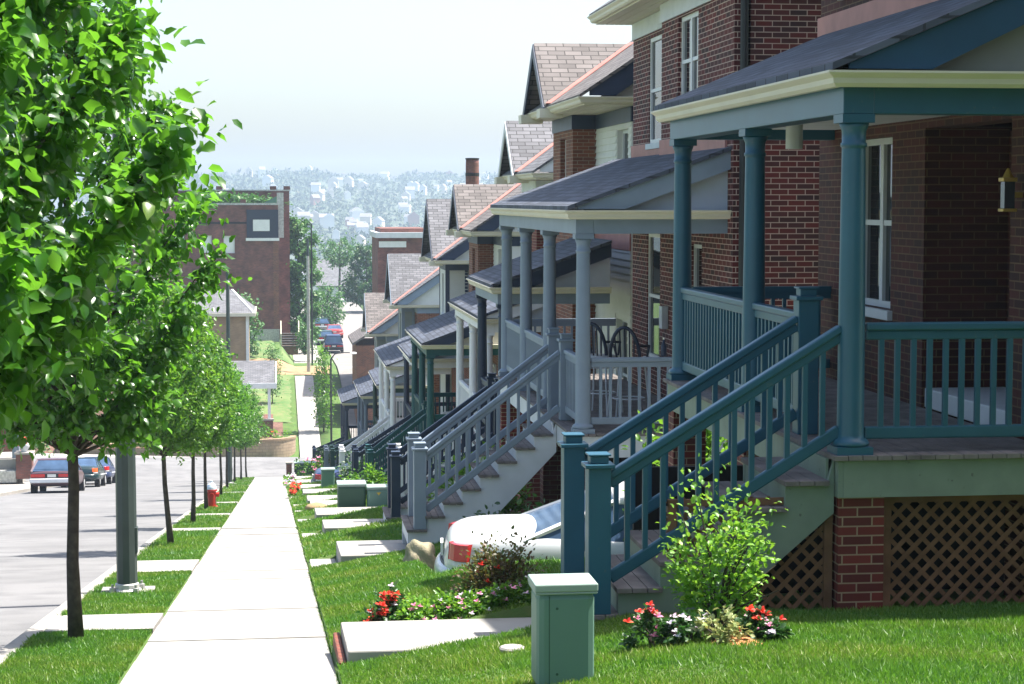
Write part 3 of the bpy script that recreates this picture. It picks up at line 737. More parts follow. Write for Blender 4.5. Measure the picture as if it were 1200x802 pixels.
std('house with dark teal green porch columns and a white plastic chair on its porch', (50.3, 56.0), (52.9, 58.4), 3.72, -3.7, 'green', 'green', 'green', 'rooftan', 'siding', 'brickor', 56.8, (50.6, 51.8), 2.45, 3, False, -.84, panel='cream', rake='navy')
d6 = std('wide grey roofed house with navy corner boards and two porches, past the teal green porch', (58.3, 63.0), (67.1, 71.9), 3.95, -4.7, 'navy', 'navy', 'white', 'rooflilac', 'brickred', 'siding', 69.9, (58.6, 59.8), 2.4, 2, False, -2.05, rake='navy', corner='navy', bayd=.8, gh=2.05)
porch(d6, 65.8, 73.0, 3.68, 5.9, -5.56, 'white', 'white', 'white', 3, (66.0, 67.2), 2.25, fine=False)
d8 = std('wide house with slate corner boards and dark green porch posts, far down the row', (75.3, 81.0), (89.3, 94.6), 3.85, -7.1, 'darkgreen', 'darkgreen', 'darkgreen', 'rooflilac', 'brickor', 'sidegrey', 92.2, (75.6, 76.8), 2.2, 2, False, -4.75, rake='slate', corner='slate', bayd=.6, gh=2.2)
porch(d8, 84.3, 91.0, 3.62, 5.9, -8.4, 'grey', 'grey', 'grey', 3, (84.6, 85.8), 2.2, fine=False)
std('small tan roofed house at the bottom of the row by the cross street', (95.6, 101.6), (99.6, 103.6), 3.2, -9.85, 'navy', 'navy', 'navy', 'rooftan', 'sidegrey', 'sidegrey', 102.2, (95.9, 97.1), 1.9, 3, False, -6.75, rake='slate', gh=1.9)

# walks from the pavement up to the stairs
def walk(ys, x1, low, label):
    a, b = ys[0] - .05, ys[1] + .45
    if not low: a, b = 13.85, 15.35
    zb = base((a + b) / 2)
    t = thing('entry_walk', label, 'walkway', (.5, a, zb), 'raised concrete walks to the porch stairs')
    x0 = .82 if low else .5
    def slab(nm, xa, xb, ya, yb, h, mat):
        za, zc_ = base(ya) * .6 + zb * .4 + h, base(yb) * .6 + zb * .4 + h
        MB().prism([(xa, ya, za - .5), (xa, ya, za), (xa, yb, zc_), (xa, yb, zc_ - .5)], (xb - xa, 0, 0)).build(nm, mat, t, .012)
    slab('upper_slab', x0, x1, a, b, .27 if low else .2, 'conc')
    if low: slab('lower_slab', .45, .8, a + .02, b - .3, .06, 'conc')
    else: slab('brick_edging', .44, .495, a, b, .12, 'brickred')
for a in [((13.35, 14.75), 2.2, False, 'raised concrete walk edged in red brick leading to the teal stairs'),
          ((25.0, 26.4), 1.8, True, 'stepped concrete walk leading to the slate blue stairs beside the boulder'),
          ((33.4, 34.5), 1.95, True, 'stepped concrete walk leading to the navy stairs, under the two green cabinets'),
          ((40.0, 41.2), 2.4, True, 'stepped concrete walk leading to the white stairs past the navy ones'),
          ((46.0, 47.0), 2.4, True, 'stepped concrete walk with straw on its edge, between white and teal stairs'),
          ((50.6, 51.8), 2.3, True, 'stepped concrete walk leading to the dark teal green stairs'),
          ((58.6, 59.8), 2.3, True, 'stepped concrete walk in front of the tall pale green cabinet'),
          ((66.0, 67.2), 2.1, True, 'stepped concrete walk leading to the white stairs far down the row'),
          ((75.6, 76.8), 2.0, True, 'stepped concrete walk leading to the dark green stairs'),
          ((84.6, 85.8), 2.0, True, 'last stepped concrete walk before the big dark cabinet')]: walk(*a)

# ---------------------------------------------------------------- vegetation
LEAF6 = np.array([(0, 0, 0), (.3, .3, .07), (.7, .24, .05), (1, 0, -.16), (.7, -.24, .05), (.3, -.3, .07), (.35, 0, -.02), (.7, 0, -.06)], 'f')
LF6 = [(0, 6, 1, 1), (1, 6, 7, 2), (2, 7, 3, 3), (0, 5, 6, 6), (5, 4, 7, 6), (4, 3, 7, 7)]
LEAF4 = np.array([(0, 0, 0), (.45, .3, .06), (1, 0, -.1), (.45, -.3, .06)], 'f')
def unit(a): return a / np.maximum(np.linalg.norm(a, axis=1, keepdims=True), 1e-6)
def leaf_arrays(P, D, U, L, detail):
    T = LEAF6 if detail else LEAF4
    D = unit(D); S = unit(np.cross(U, D)); W = np.cross(D, S)
    V = P[:, None, :] + L[:, None, None] * (T[None, :, 0:1] * D[:, None] + T[None, :, 1:2] * S[:, None] + T[None, :, 2:3] * W[:, None])
    k = len(T); n = len(P)
    if detail: F = np.array([(0, 6, 1), (1, 6, 2), (6, 7, 2), (2, 7, 3), (0, 5, 6), (5, 4, 6), (4, 7, 6), (4, 3, 7)], 'i')
    else: F = np.array([(0, 2, 1), (0, 3, 2)], 'i')
    F = (F[None] + (np.arange(n) * k)[:, None, None]).reshape(-1, 3)
    return V.reshape(-1, 3), F
def tree(name, label, loc, h, clear, rad, nleaf, lsize, mat, cat='tree', group=None, detail=False, seed=1, trunk_r=.055, nbr=34, spread=.1, shape=(.55, 1., .9, .62, .1), asc=1.0, twig=.34, rz=0):
    rng = np.random.default_rng(seed)
    t = thing(name, label, cat, loc, group, local=True, rz=rz)
    env = lambda s: rad * np.interp(s, [0, .25, .5, .75, 1], shape)
    mb = MB(); zs = np.linspace(0, h * .93, 9); wob = np.cumsum(rng.normal(0, .018, (9, 2)), axis=0); wob[0] = 0
    tr = lambda z: (float(np.interp(z, zs, wob[:, 0])), float(np.interp(z, zs, wob[:, 1])))
    mb.tube([(wob[i, 0], wob[i, 1], zs[i] - (.1 if i == 0 else 0)) for i in range(9)], [trunk_r * (1.25 if i == 0 else 1 - .85 * zs[i] / h) for i in range(9)], 10)
    pts = []
    for i in range(nbr):
        s = (i + .3) / nbr; z1 = clear + (h - clear) * (.02 + .96 * s); r = env(s) * rng.uniform(.75, 1.05); a = i * 2.39996 + rng.uniform(-.3, .3)
        z0 = max(clear * .86 + .1 * s, z1 - r * asc - rng.uniform(0, .2)); x0, y0 = tr(z0)
        e = np.array([r * math.cos(a), r * math.sin(a), z1]); b = np.array([x0, y0, z0])
        mid = b * .5 + e * .5 + np.array([math.cos(a), math.sin(a), -.3]) * r * .1
        mb.tube([b, mid, e], [trunk_r * .34, trunk_r * .2, trunk_r * .06], 5)
        m_ = max(6, int(nleaf / nbr / 7 * (.5 + env(s) / rad * .75)))
        for q in range(m_):
            u = rng.uniform(.22, 1.0) ** .8
            o = (b * (1 - u) + mid * u) * (1 - u) + (mid * (1 - u) + e * u) * u
            d = np.array([math.cos(a + rng.normal(0, .9)), math.sin(a + rng.normal(0, .9)), rng.normal(.25, .6)]); d /= np.linalg.norm(d)
            tl = twig * rng.uniform(.4, 1.1)
            ql = 7
            for j in range(ql):
                pts.append((*(o + d * tl * (j + 1) / ql + rng.normal(0, spread * .25, 3)), *d))
    A = np.array(pts); n = len(A); P = A[:, :3]
    D = A[:, 3:] * .5 + rng.normal(0, .75, (n, 3)) + np.array([0, 0, -.55]); U = rng.normal(0, .55, (n, 3)) + np.array([0, 0, 1.])
    V, Fc = leaf_arrays(P, D, U, lsize * rng.uniform(.6, 1.2, n), detail)
    mb.build('trunk', 'bark', t, smooth=True)
    raw_mesh('crown', V, Fc, mat, t, smooth=detail)
    return t
def gz(x, y): return soil(x, y) + .01
tree('pear_tree', 'nearest pear tree, its big glossy leaves filling the upper left', (-1.72, 8.7, gz(-1.72, 8.7)), 5.9, 2.05, 1.26, 27000, .092, 'leaf', group='pear trees along the kerb', detail=True, seed=3, trunk_r=.06, nbr=56, shape=(.6, 1.06, .8, .5, .1))
tree('pear_tree', 'pear tree with dark bare trunk in front of the lamp post', (-1.73, 17.15, gz(-1.73, 17.15)), 5.8, 1.85, 1.24, 20000, .092, 'leaf', group='pear trees along the kerb', detail=True, seed=5, trunk_r=.058, nbr=60)
tree('pear_tree', 'yellow green young pear tree standing just past the near lamp post', (-1.76, 33.4, gz(-1.76, 33.4)), 4.5, 1.75, 1.02, 12000, .085, 'leafyoung', group='pear trees along the kerb', seed=8, trunk_r=.05)
ta = tree('pear_tree', 'green pear tree between the yellow green one and the fire hydrant', (-1.8, 43.0, gz(-1.8, 43)), 4.7, 1.8, 1.02, 11000, .09, 'leafyoung', group='pear trees along the kerb', seed=11, trunk_r=.05)
tb = tree('pear_tree', 'pear tree standing right beside the red fire hydrant', (-1.82, 52.0, gz(-1.82, 52)), 4.8, 1.9, 1.03, 11000, .09, 'leaf', group='pear trees along the kerb', seed=14, trunk_r=.05)
lab = ['pear tree just beyond the red fire hydrant', 'pear tree in front of the far lamp post', 'pear tree just behind the far lamp post', 'second last pear tree before the cross street', 'last pear tree at the cross street corner']
for i, (x, y) in enumerate([(-1.85, 66.5), (-1.9, 78.0), (-1.88, 91.0), (-1.7, 97.5), (-1.5, 103.0)]):
    c = copy_tree(tb if i % 2 == 0 else ta); c.location = (x, y, gz(x, y)); c.rotation_euler[2] = 1.3 * i + .7; c.scale = (1, 1, 1 + .04 * ((i * 7) % 3)); c['label'] = lab[i]

def shrub(name, label, cat, loc, rx, ry, rz, n, size, mat, group=None, seed=1, stems=7, flowers=None, lift=.0, droop=-.1, parent=None, hollow=.35, detail=True, vase=0.):
    rng = np.random.default_rng(seed); t = thing(name, label, cat, loc, group, local=True)
    mb = MB(); tips = []
    for i in range(stems):
        a = rng.uniform(0, 6.28); q = rng.uniform(.3, .95); e = np.array([rx * q * math.cos(a), ry * q * math.sin(a), rz * rng.uniform(.6, 1.0) * math.sqrt(max(.1, 1.15 - q * q))])
        mb.tube([(0.02 * math.cos(a), .02 * math.sin(a), -.05), e * .5 * np.array([.8, .8, 1.1]), e], [.012, .008, .003], 5); tips.append(e)
    mb.build('stem', 'bark', t)
    tips = np.array(tips)
    # clumps around the stems and through the volume
    k = max(10, n // 40); v = rng.normal(0, 1, (k, 3)); v = unit(v) * rng.uniform(hollow, 1, (k, 1)) ** .5; v[:, 2] = np.abs(v[:, 2])
    C = np.concatenate([v * np.array([rx, ry, rz]) * rng.uniform(.75, 1.08, (k, 1)), tips]); C[:, 2] = np.maximum(C[:, 2], lift)
    P = C[rng.integers(0, len(C), n)] + rng.normal(0, 1, (n, 3)) * np.array([rx, ry, rz]) * .13; P[:, 2] = np.maximum(P[:, 2], .01)
    if vase: P[:, :2] *= (vase + (1 - vase) * np.clip(P[:, 2:] / rz, 0, 1.1)) ** .8
    D = unit(P * np.array([1, 1, .6])) + rng.normal(0, .7, (n, 3)) + np.array([0, 0, droop]); U = rng.normal(0, .5, (n, 3)) + np.array([0, 0, 1.])
    V, Fc = leaf_arrays(P, D, U, size * rng.uniform(.6, 1.25, n), detail); raw_mesh('foliage', V, Fc, mat, t)
    for (m_, nf, fs) in (flowers or []):
        fp = P[rng.integers(0, n, nf * 3)]; sel = fp[np.argsort(-(fp[:, 2] / rz + rng.uniform(0, .9, len(fp)) - fp[:, 1] / ry * .6))[:nf]]
        sel = sel * np.array([1.06, 1.06, 1.05]) + np.array([0, -.01, .01])
        PP = np.repeat(sel, 7, 0); ang = np.tile(np.arange(7) * 6.283 / 5.5, nf); tilt = np.tile([.1, .5, .2, .6, .3, .8, .9], nf)
        DD = np.stack([np.cos(ang) * (1 - .5 * tilt), np.sin(ang) * (1 - .5 * tilt) - .25, tilt], 1); UU = np.tile(np.array([[0, -.4, 1.]]), (len(PP), 1)) + rng.normal(0, .1, (len(PP), 3))
        V, Fc = leaf_arrays(PP, DD, UU, fs * rng.uniform(.8, 1.1, len(PP)), True); raw_mesh('blossoms', V, Fc, m_, t)
    return t
sh = shrub
sh('shrub', 'bright green open shrub growing against the teal stairs', 'shrub', (2.84, 12.35, gz(2.84, 12.35)), .5, .36, .86, 2300, .045, 'leafbright', seed=27, stems=16, lift=.25, hollow=.3, vase=.3)
bx = [('magenta and pink flowers at the left of the lawn bed', 2.3, 11.65, .19, .2, 'leafdark', [('fpink', 9, .035), ('fred', 8, .035)]), ('white flowers in the middle of the lawn bed', 2.46, 11.5, .17, .15, 'leafdark', [('fwhite', 12, .03)]),
      ('cream and green variegated leaves in the lawn bed', 2.64, 11.42, .16, .16, 'leafcream', []), ('orange red geraniums at the right of the lawn bed', 2.88, 11.5, .14, .17, 'leafdark', [('fred', 13, .04), ('fpink', 4, .03)]), ('pale pink flowers right of the orange red geraniums', 2.96, 11.42, .1, .1, 'leafdark', [('fwhite', 5, .03), ('fpink', 4, .035)])]
for i, (l, x, y, r_, hh, mt, fl) in enumerate(bx): sh('flower_clump', l, 'flowers', (x, y, gz(x, y)), r_, r_ * .75, hh, 420, .042, mt, 'flower bed in the lawn', 22 + i, 5, fl)
mb = MB(); mb.lathe((2.76, 11.4, gz(2.76, 11.4) - .02), [(.2, 0), (.15, .03), (.05, .045)], 14); tag(mb.build('bark_mulch', 'orange', smooth=True), kind='stuff')
sh('flower_clump', 'bright red geranium clump at the corner of the first raised walk', 'flowers', (.86, 15.65, base(15.65) + .1), .19, .2, .3, 450, .06, 'leafdark', 'flower border behind the first walk', 31, 6, [('fred', 46, .04), ('fwhite', 6, .035)])
for i, (x, l, f) in enumerate([(1.2, 'pink flowers right next to the red geranium clump', [('fpink', 16, .03)]), (1.52, 'pink and white flowers between geraniums and the bronze rose bush', [('fpink', 9, .03), ('fwhite', 8, .03)]), (1.85, 'low white and pink flowers under the bronze rose bush', [('fwhite', 10, .03), ('fpink', 10, .03)]), (2.15, 'violet and white flowers beside the green utility box', [('fwhite', 12, .03)])]):
    sh('flower_clump', l, 'flowers', (x, 15.62, base(15.62) + .17 + .05 * i), .27, .2, .2, 1700, .042, 'leafbright' if i == 0 else 'leafyoung', 'flower border behind the first walk', 32 + i, 6, f)
sh('rose_bush', 'bronze leaved rose bush with red blooms in front of the white car', 'shrub', (1.84, 15.95, base(15.95) + .16), .37, .3, .64, 5200, .04, 'leafred', None, 41, 12, [('fred', 9, .04)], lift=.05)
o = MB().lathe((1.55, 12.75, gz(1.55, 12.75) + .01), [(.085, -.02), (.09, .0), (.08, .012)], 9).build('stepping_stone', 'conc2'); tag(o, 'small flat pale stepping stone in the lawn beside the green utility box', 'stone')
sh('shrub', 'dark shrub beside the slate blue stairs above the white car', 'shrub', (2.95, 24.5, -4.75), .75, .5, .7, 2200, .08, 'leafdark', 'shrubs between the two nearest houses', 42, 10, [('fred', 5, .05)])
sh('shrub', 'big leaved green shrub against the teal stairs, right of the white car', 'shrub', (3.3, 23.2, -4.55), .75, .35, .85, 1900, .11, 'leafdark', 'shrubs between the two nearest houses', 43, 10)
sh('shrub', 'tall shrub seen between the balusters of the teal stairs', 'shrub', (4.4, 20.4, -3.9), .7, .6, 1.75, 2400, .1, 'leafyoung', 'shrubs between the two nearest houses', 44, 10)
sh('shrub', 'low pale leaved shrub behind the slate blue stairs', 'shrub', (2.9, 27.2, -4.5), .7, .8, .9, 1500, .1, 'leafyoung', 'shrubs between the two nearest houses', 45, 10)
sh('shrub', 'leafy shrub at the foot of the dark teal green stairs', 'shrub', (2.35, 49.6, gz(2.35, 49.6)), .75, .5, .62, 900, .11, 'leafyoung', 'shrubs by the lower stairs', 46, 8)
sh('shrub', 'dark shrub next to the tall pale green cabinet', 'shrub', (2.75, 64.3, gz(2.75, 64.3)), .7, .6, .9, 700, .13, 'leafdark', 'shrubs by the lower stairs', 47, 8)
sh('shrub', 'round shrub by the last stairs of the row', 'shrub', (2.6, 93.6, gz(2.6, 95.3)), .9, .8, 1.3, 700, .16, 'leafdark', 'shrubs by the lower stairs', 48, 8)
sh('flower_clump', 'orange red flowers along the pavement edge far down', 'flowers', (.62, 61.5, base(61.5) + .02), .2, .8, .4, 350, .09, 'leafyoung', 'pavement edge flowers', 49, 6, [('fred', 26, .1)])
sh('flower_clump', 'white and pink flowers along the pavement edge before the corner', 'flowers', (.55, 78, base(78) + .02), .25, 1.5, .45, 400, .12, 'leafyoung', 'pavement edge flowers', 50, 6, [('fwhite', 24, .12), ('fpink', 8, .1)])
sh('rose_bush', 'pink rose bush in front of the big dark cabinet', 'shrub', (1.6, 87.0, gz(1.6, 87)), .65, .4, .85, 500, .12, 'leafyoung', None, 51, 8, [('fpink', 12, .13)])
st = MB().lathe((.95, 45.75, base(46.5) + .27), [(.3, 0), (.22, .08), (.05, .13)], 9); tag(st.build('straw_heap', 'dirt', smooth=True), 'small heap of straw on a raised concrete walk', 'straw')

# grass
def blades(name, rects, seed):
    rng = np.random.default_rng(seed); Ps = []; Hs = []
    for x0, x1, y0, y1, dens, h in rects:
        n = int((x1 - x0) * (y1 - y0) * dens); x = rng.uniform(x0, x1, n); yy = rng.uniform(y0, y1, n)
        pn = np.sin(x * 3.1 + 1) * np.sin(yy * 2.3) + np.sin(x * 7 + yy * 5)
        Ps.append(np.stack([x, yy], 1)); Hs.append(h * rng.uniform(.5, 1.25, n) * (1 + .18 * pn))
    P = np.concatenate(Ps); H = np.concatenate(Hs)
    keep = np.ones(len(P), bool)
    for (a, b) in CROSS: keep &= ~((P[:, 0] < 0) & (P[:, 1] > a - .01) & (P[:, 1] < b + .01))
    for p in PADS: keep &= ~((P[:, 0] > p[0] - .03) & (P[:, 0] < p[1]) & (P[:, 1] > p[2] - .03) & (P[:, 1] < p[3] + .03))
    for ys, x1, low in WALKS: keep &= ~((P[:, 0] > .44) & (P[:, 0] < x1 + .3) & (P[:, 1] > ys[0] - .06) & (P[:, 1] < ys[1] + .46))
    P = P[keep]; H = H[keep]
    z = np.array([soil(a, b) for a, b in P]); n = len(P)
    a = rng.uniform(0, 6.283, n); w = .0025 + .00028 * P[:, 1]; lean = rng.normal(0, .45, (n, 2)) * H[:, None]
    B = np.stack([P[:, 0], P[:, 1], z - .005], 1); dx = np.stack([np.cos(a) * w, np.sin(a) * w, 0 * w], 1)
    top = B + np.concatenate([lean, H[:, None]], 1)
    V = np.stack([B - dx, B + dx, top], 1).reshape(-1, 3); F = np.arange(3 * n).reshape(-1, 3)
    return tag(raw_mesh(name, V, F, 'grass'), kind='stuff')
blades('strip_grass', [(-2.12, -1.045, 10.5, 17.8, 6000, .036), (-2.12, -1.045, 19.3, 30, 3200, .04), (-2.12, -1.045, 30, 60, 600, .06), (-2.1, -1.07, 60, 104, 250, .07)], 1)
blades('lawn_grass', [(.385, 6.5, 8.6, 13.95, 6000, .036), (.385, 2.4, 15.3, 25.1, 3600, .04), (2.4, 5, 15, 20, 500, .06), (.42, 2.2, 26.3, 50, 700, .06), (.42, 2.6, 50, 103.5, 220, .08)], 2)

# ---------------------------------------------------------------- street furniture
def lamp_post(label, x, y):
    z = gz(x, y); t = thing('lamp_post', label, 'lamp post', (x, y, z), 'lamp posts along the kerb')
    mb = MB(); mb.lathe((x, y, z), [(.118, .05), (.115, 1.2), (.095, 5), (.072, 9.3), (.06, 9.45)], 10); mb.build('pole', 'pole', t)
    mb = MB(); mb.lathe((x, y, z), [(.17, -.04), (.165, .03), (.14, .05), (.135, .1), (.12, .11)], 14); 
    b = mb.build('base_collar', 'zinc', t)
    f0 = None
    for k in range(4):
        a = k * math.pi / 2 + .6; px, py = x + .19 * math.cos(a), y + .19 * math.sin(a)
        if f0 is None: f0 = MB().lathe((px, py, z), [(.035, -.02), (.035, .07), (.015, .075), (.015, .11)], 6).build('anchor_bolt', 'zinc', b); q = (px, py)
        else: rep(f0, b, px - q[0], py - q[1], 0)
    MB().box(x - .3, x + .3, y - .28, y + .28, z - .1, z + .012).build('footing', 'conc2', t, .01)
    MB().box(x + .09, x + .125, y - .06, y + .06, z + .45, z + .75).build('hand_hole_cover', 'pole', t, .006)
lamp_post('dark green lamp post with grey base collar on the grass strip, nearest', -1.69, 22.5)
lamp_post('far dark lamp post rising above the row of pear trees', -2.0, 86.5)
# hydrant
x, y = -1.72, 53.4; z = gz(x, y)
t = thing('fire_hydrant', 'red fire hydrant with pale blue top on the grass strip', 'hydrant', (x, y, z))
MB().lathe((x, y, z), [(.17, 0), (.17, .04), (.12, .05), (.115, .45), (.15, .46), (.15, .5), (.12, .51)], 16).build('barrel', 'red', t)
MB().lathe((x, y, z + .51), [(.135, 0), (.13, .06), (.1, .13), (.05, .17), (.03, .18), (.03, .23)], 16).build('bonnet', 'bonnet', t)
for dx, dy in ((-1, 0), (1, 0), (0, -1)): MB().cyl((x + dx * .1, y + dy * .1, z + .36), (x + dx * .2, y + dy * .2, z + .36), .065, .065, 12).build('outlet', 'red', t)
def cabinet(label, x, y, w, d, h, mat, lid, group='green utility boxes on the lawns', seam=True, rot=0., z=None, stick=False):
    z = soil(x, y) - .02 if z is None else z; t = thing('utility_box', label, 'utility box', (x, y, z), group, local=True, rz=rot)
    MB().box(-w / 2, w / 2, -d / 2, d / 2, 0, h - .05).build('cabinet', mat, t, min(.05, w * .12))
    mb = MB(); mb.box(-w / 2 - .012, w / 2 + .012, -d / 2 - .012, d / 2 + .012, h - .06, h - .045); mb.prism([(-w / 2 - .015, -d / 2 - .015, h - .045), (w / 2 + .015, -d / 2 - .015, h - .045), (w / 2 + .015, d / 2 + .015, h - .045), (-w / 2 - .015, d / 2 + .015, h - .045)], (0, 0, .045)); mb.build('lid', lid, t, .012)
    if seam:
        MB().box(-w * .3, -w * .3 + .004, -d / 2 - .002, -d / 2 + .01, .03, h - .07).build('seam', 'utildark', t)
        for q in (.1, h - .14):
            MB().cyl((-w * .16, -d / 2 - .004, q), (-w * .16, -d / 2 + .01, q), .008, .008, 8).build('screw', 'utildark', t)
    if stick: MB().prism([(-.05, -d / 2 - .003, h * .82), (.05, -d / 2 - .003, h * .82), (0, -d / 2 - .003, h * .72)], (0, .004, 0)).build('sticker', 'sticker', t)
    return t
cabinet('pale green utility box on the front lawn, nearest to the viewer', 1.62, 10.95, .33, .3, .615, 'util', 'utillid', rot=.0, stick=False)
cabinet('big dark green utility box beside the smaller grey green one', 1.63, 42.3, .6, .6, .74, 'utildark', 'utillid', seam=False, z=base(42.3) + .1)
cabinet('smaller grey green utility box with a yellow warning sticker', 2.2, 42.1, .48, .45, .66, 'util', 'utillid', seam=False, stick=True, z=base(42.1) + .1)
cabinet('tall pale green utility box between the flowering walks further down', 1.7, 64.0, .43, .45, .85, 'util', 'utillid', seam=False, z=base(64) + .05)
cabinet('wide dark utility box furthest down, behind the pink roses', 1.45, 92.0, 1.15, .7, .95, 'utildark', 'utillid', seam=False, z=base(92) - .05)
pz = base(90); t = thing('gate_post', 'short brown post left of the furthest dark utility box', 'post', (.62, 91.5, base(91.5)))
MB().box(.5, .76, 91.4, 91.66, base(91.5) - .1, base(91.5) + .82).build('post', 'brickold', t, .01); MB().box(.47, .79, 91.37, 91.69, base(91.5) + .82, base(91.5) + .9).build('cap', 'conc2', t, .01)
# boulder
rng = np.random.default_rng(5); import bmesh
bm = bmesh.new(); bmesh.ops.create_icosphere(bm, subdivisions=4, radius=1)
for v in bm.verts:
    n_ = v.co.normalized(); k = 1 + .09 * math.sin(4 * n_.x + 1) * math.sin(3 * n_.y + n_.z * 5) + .04 * math.sin(11 * n_.z + 7 * n_.x)
    v.co = Vector((n_.x * .24 * k, n_.y * .26 * k, (abs(n_.z) ** .8 * (1 if n_.z > 0 else -1)) * .43 * k + .22))
me = bpy.data.meshes.new('boulder'); bm.to_mesh(me); bm.free(); me.materials.append(M['stone'])
for p in me.polygons: p.use_smooth = True
o = bpy.data.objects.new('boulder', me); COL.objects.link(o); o.location = (1.7, 22.95, base(23.05) + .0); o.scale = (.9, .9, .8); tag(o, 'rounded mossy boulder at the foot of the slate blue newel posts', 'boulder')
# bar stools and chair and bottle on porches
def bar_stool(label, x, y, z, rz):
    t = thing('bar_stool', label, 'bar stool', (x, y, z), 'bar stools on the slate blue porch', local=True, rz=rz)
    for sx in (-1, 1):
        for sy in (-1, 1): MB().tube([(sx * .23, sy * .23, 0), (sx * .17, sy * .17, .74)], [.014, .014], 8).build('leg', 'lightmetal', t)
    MB().lathe((0, 0, .73), [(.2, 0), (.215, .015), (.215, .045), (.19, .06)], 20).build('seat', 'lightmetal', t)
    pts = [(math.cos(a) * .2, .2 + .05 * math.sin(a), .8 + .42 * math.sin(a)) for a in np.linspace(0, math.pi, 15)]
    bk = MB().tube(pts, [.024] * 15, 8).build('back_frame', 'bluedark', t)
    for k in range(5):
        x_ = -.13 + .065 * k; MB().tube([(x_ * .9, .19, .79), (x_, .235, .8 + .4 * math.sqrt(1 - (x_ / .2) ** 2))], [.011, .011], 6).build('spindle', 'bluedark', bk)
    for sx in (-1, 1): MB().tube([(sx * .19, .2, .98), (sx * .24, -.12, .96), (sx * .2, -.15, .78)], [.018, .018, .014], 6).build('armrest', 'bluedark', t)
    MB().tube([(math.cos(a) * .21, math.sin(a) * .21, .28) for a in np.linspace(0, 6.283, 17)], [.01] * 17, 6).build('footrest', 'lightmetal', t)
bar_stool('dark round backed bar stool nearer to the tall porch window', 4.6, 25.2, p2['deck'], 2.7)
bar_stool('dark round backed bar stool nearer to the stairs', 4.35, 26.0, p2['deck'], 2.5)
bz = p2['deck'] + .935
t = thing('bottle', 'dark blue bottle standing on the slate blue porch rail', 'bottle', (4.78, 23.8, bz))
MB().lathe((4.78, 23.8, bz), [(.035, 0), (.036, .02), (.036, .13), (.014, .18), (.013, .21)], 14).build('glass_body', 'bluedark', t, 0, True); MB().lathe((4.78, 23.8, bz + .21), [(.015, 0), (.015, .025)], 12).build('cap', 'chrome', t)
dz = -3.7 - 2.74; t = thing('plastic_chair', 'white plastic garden chair on the teal green porch', 'chair', (4.75, 50.9, dz), local=True, rz=.5)
MB().box(-.25, .25, -.24, .24, .4, .44).build('seat', 'white', t, .02); MB().prism([(-.25, .22, .42), (.25, .22, .42), (.22, .34, .9), (-.22, .34, .9)], (0, .03, .0)).build('backrest', 'white', t, .01)
for sx in (-1, 1):
    for sy in (-1, 1): MB().beam((sx * .23, sy * .22, 0), (sx * .21, sy * .2, .41), .05, .05).build('leg', 'white', t)
    MB().box(sx * .25 - .03, sx * .25 + .03, -.22, .25, .62, .66).build('armrest', 'white', t, .01)

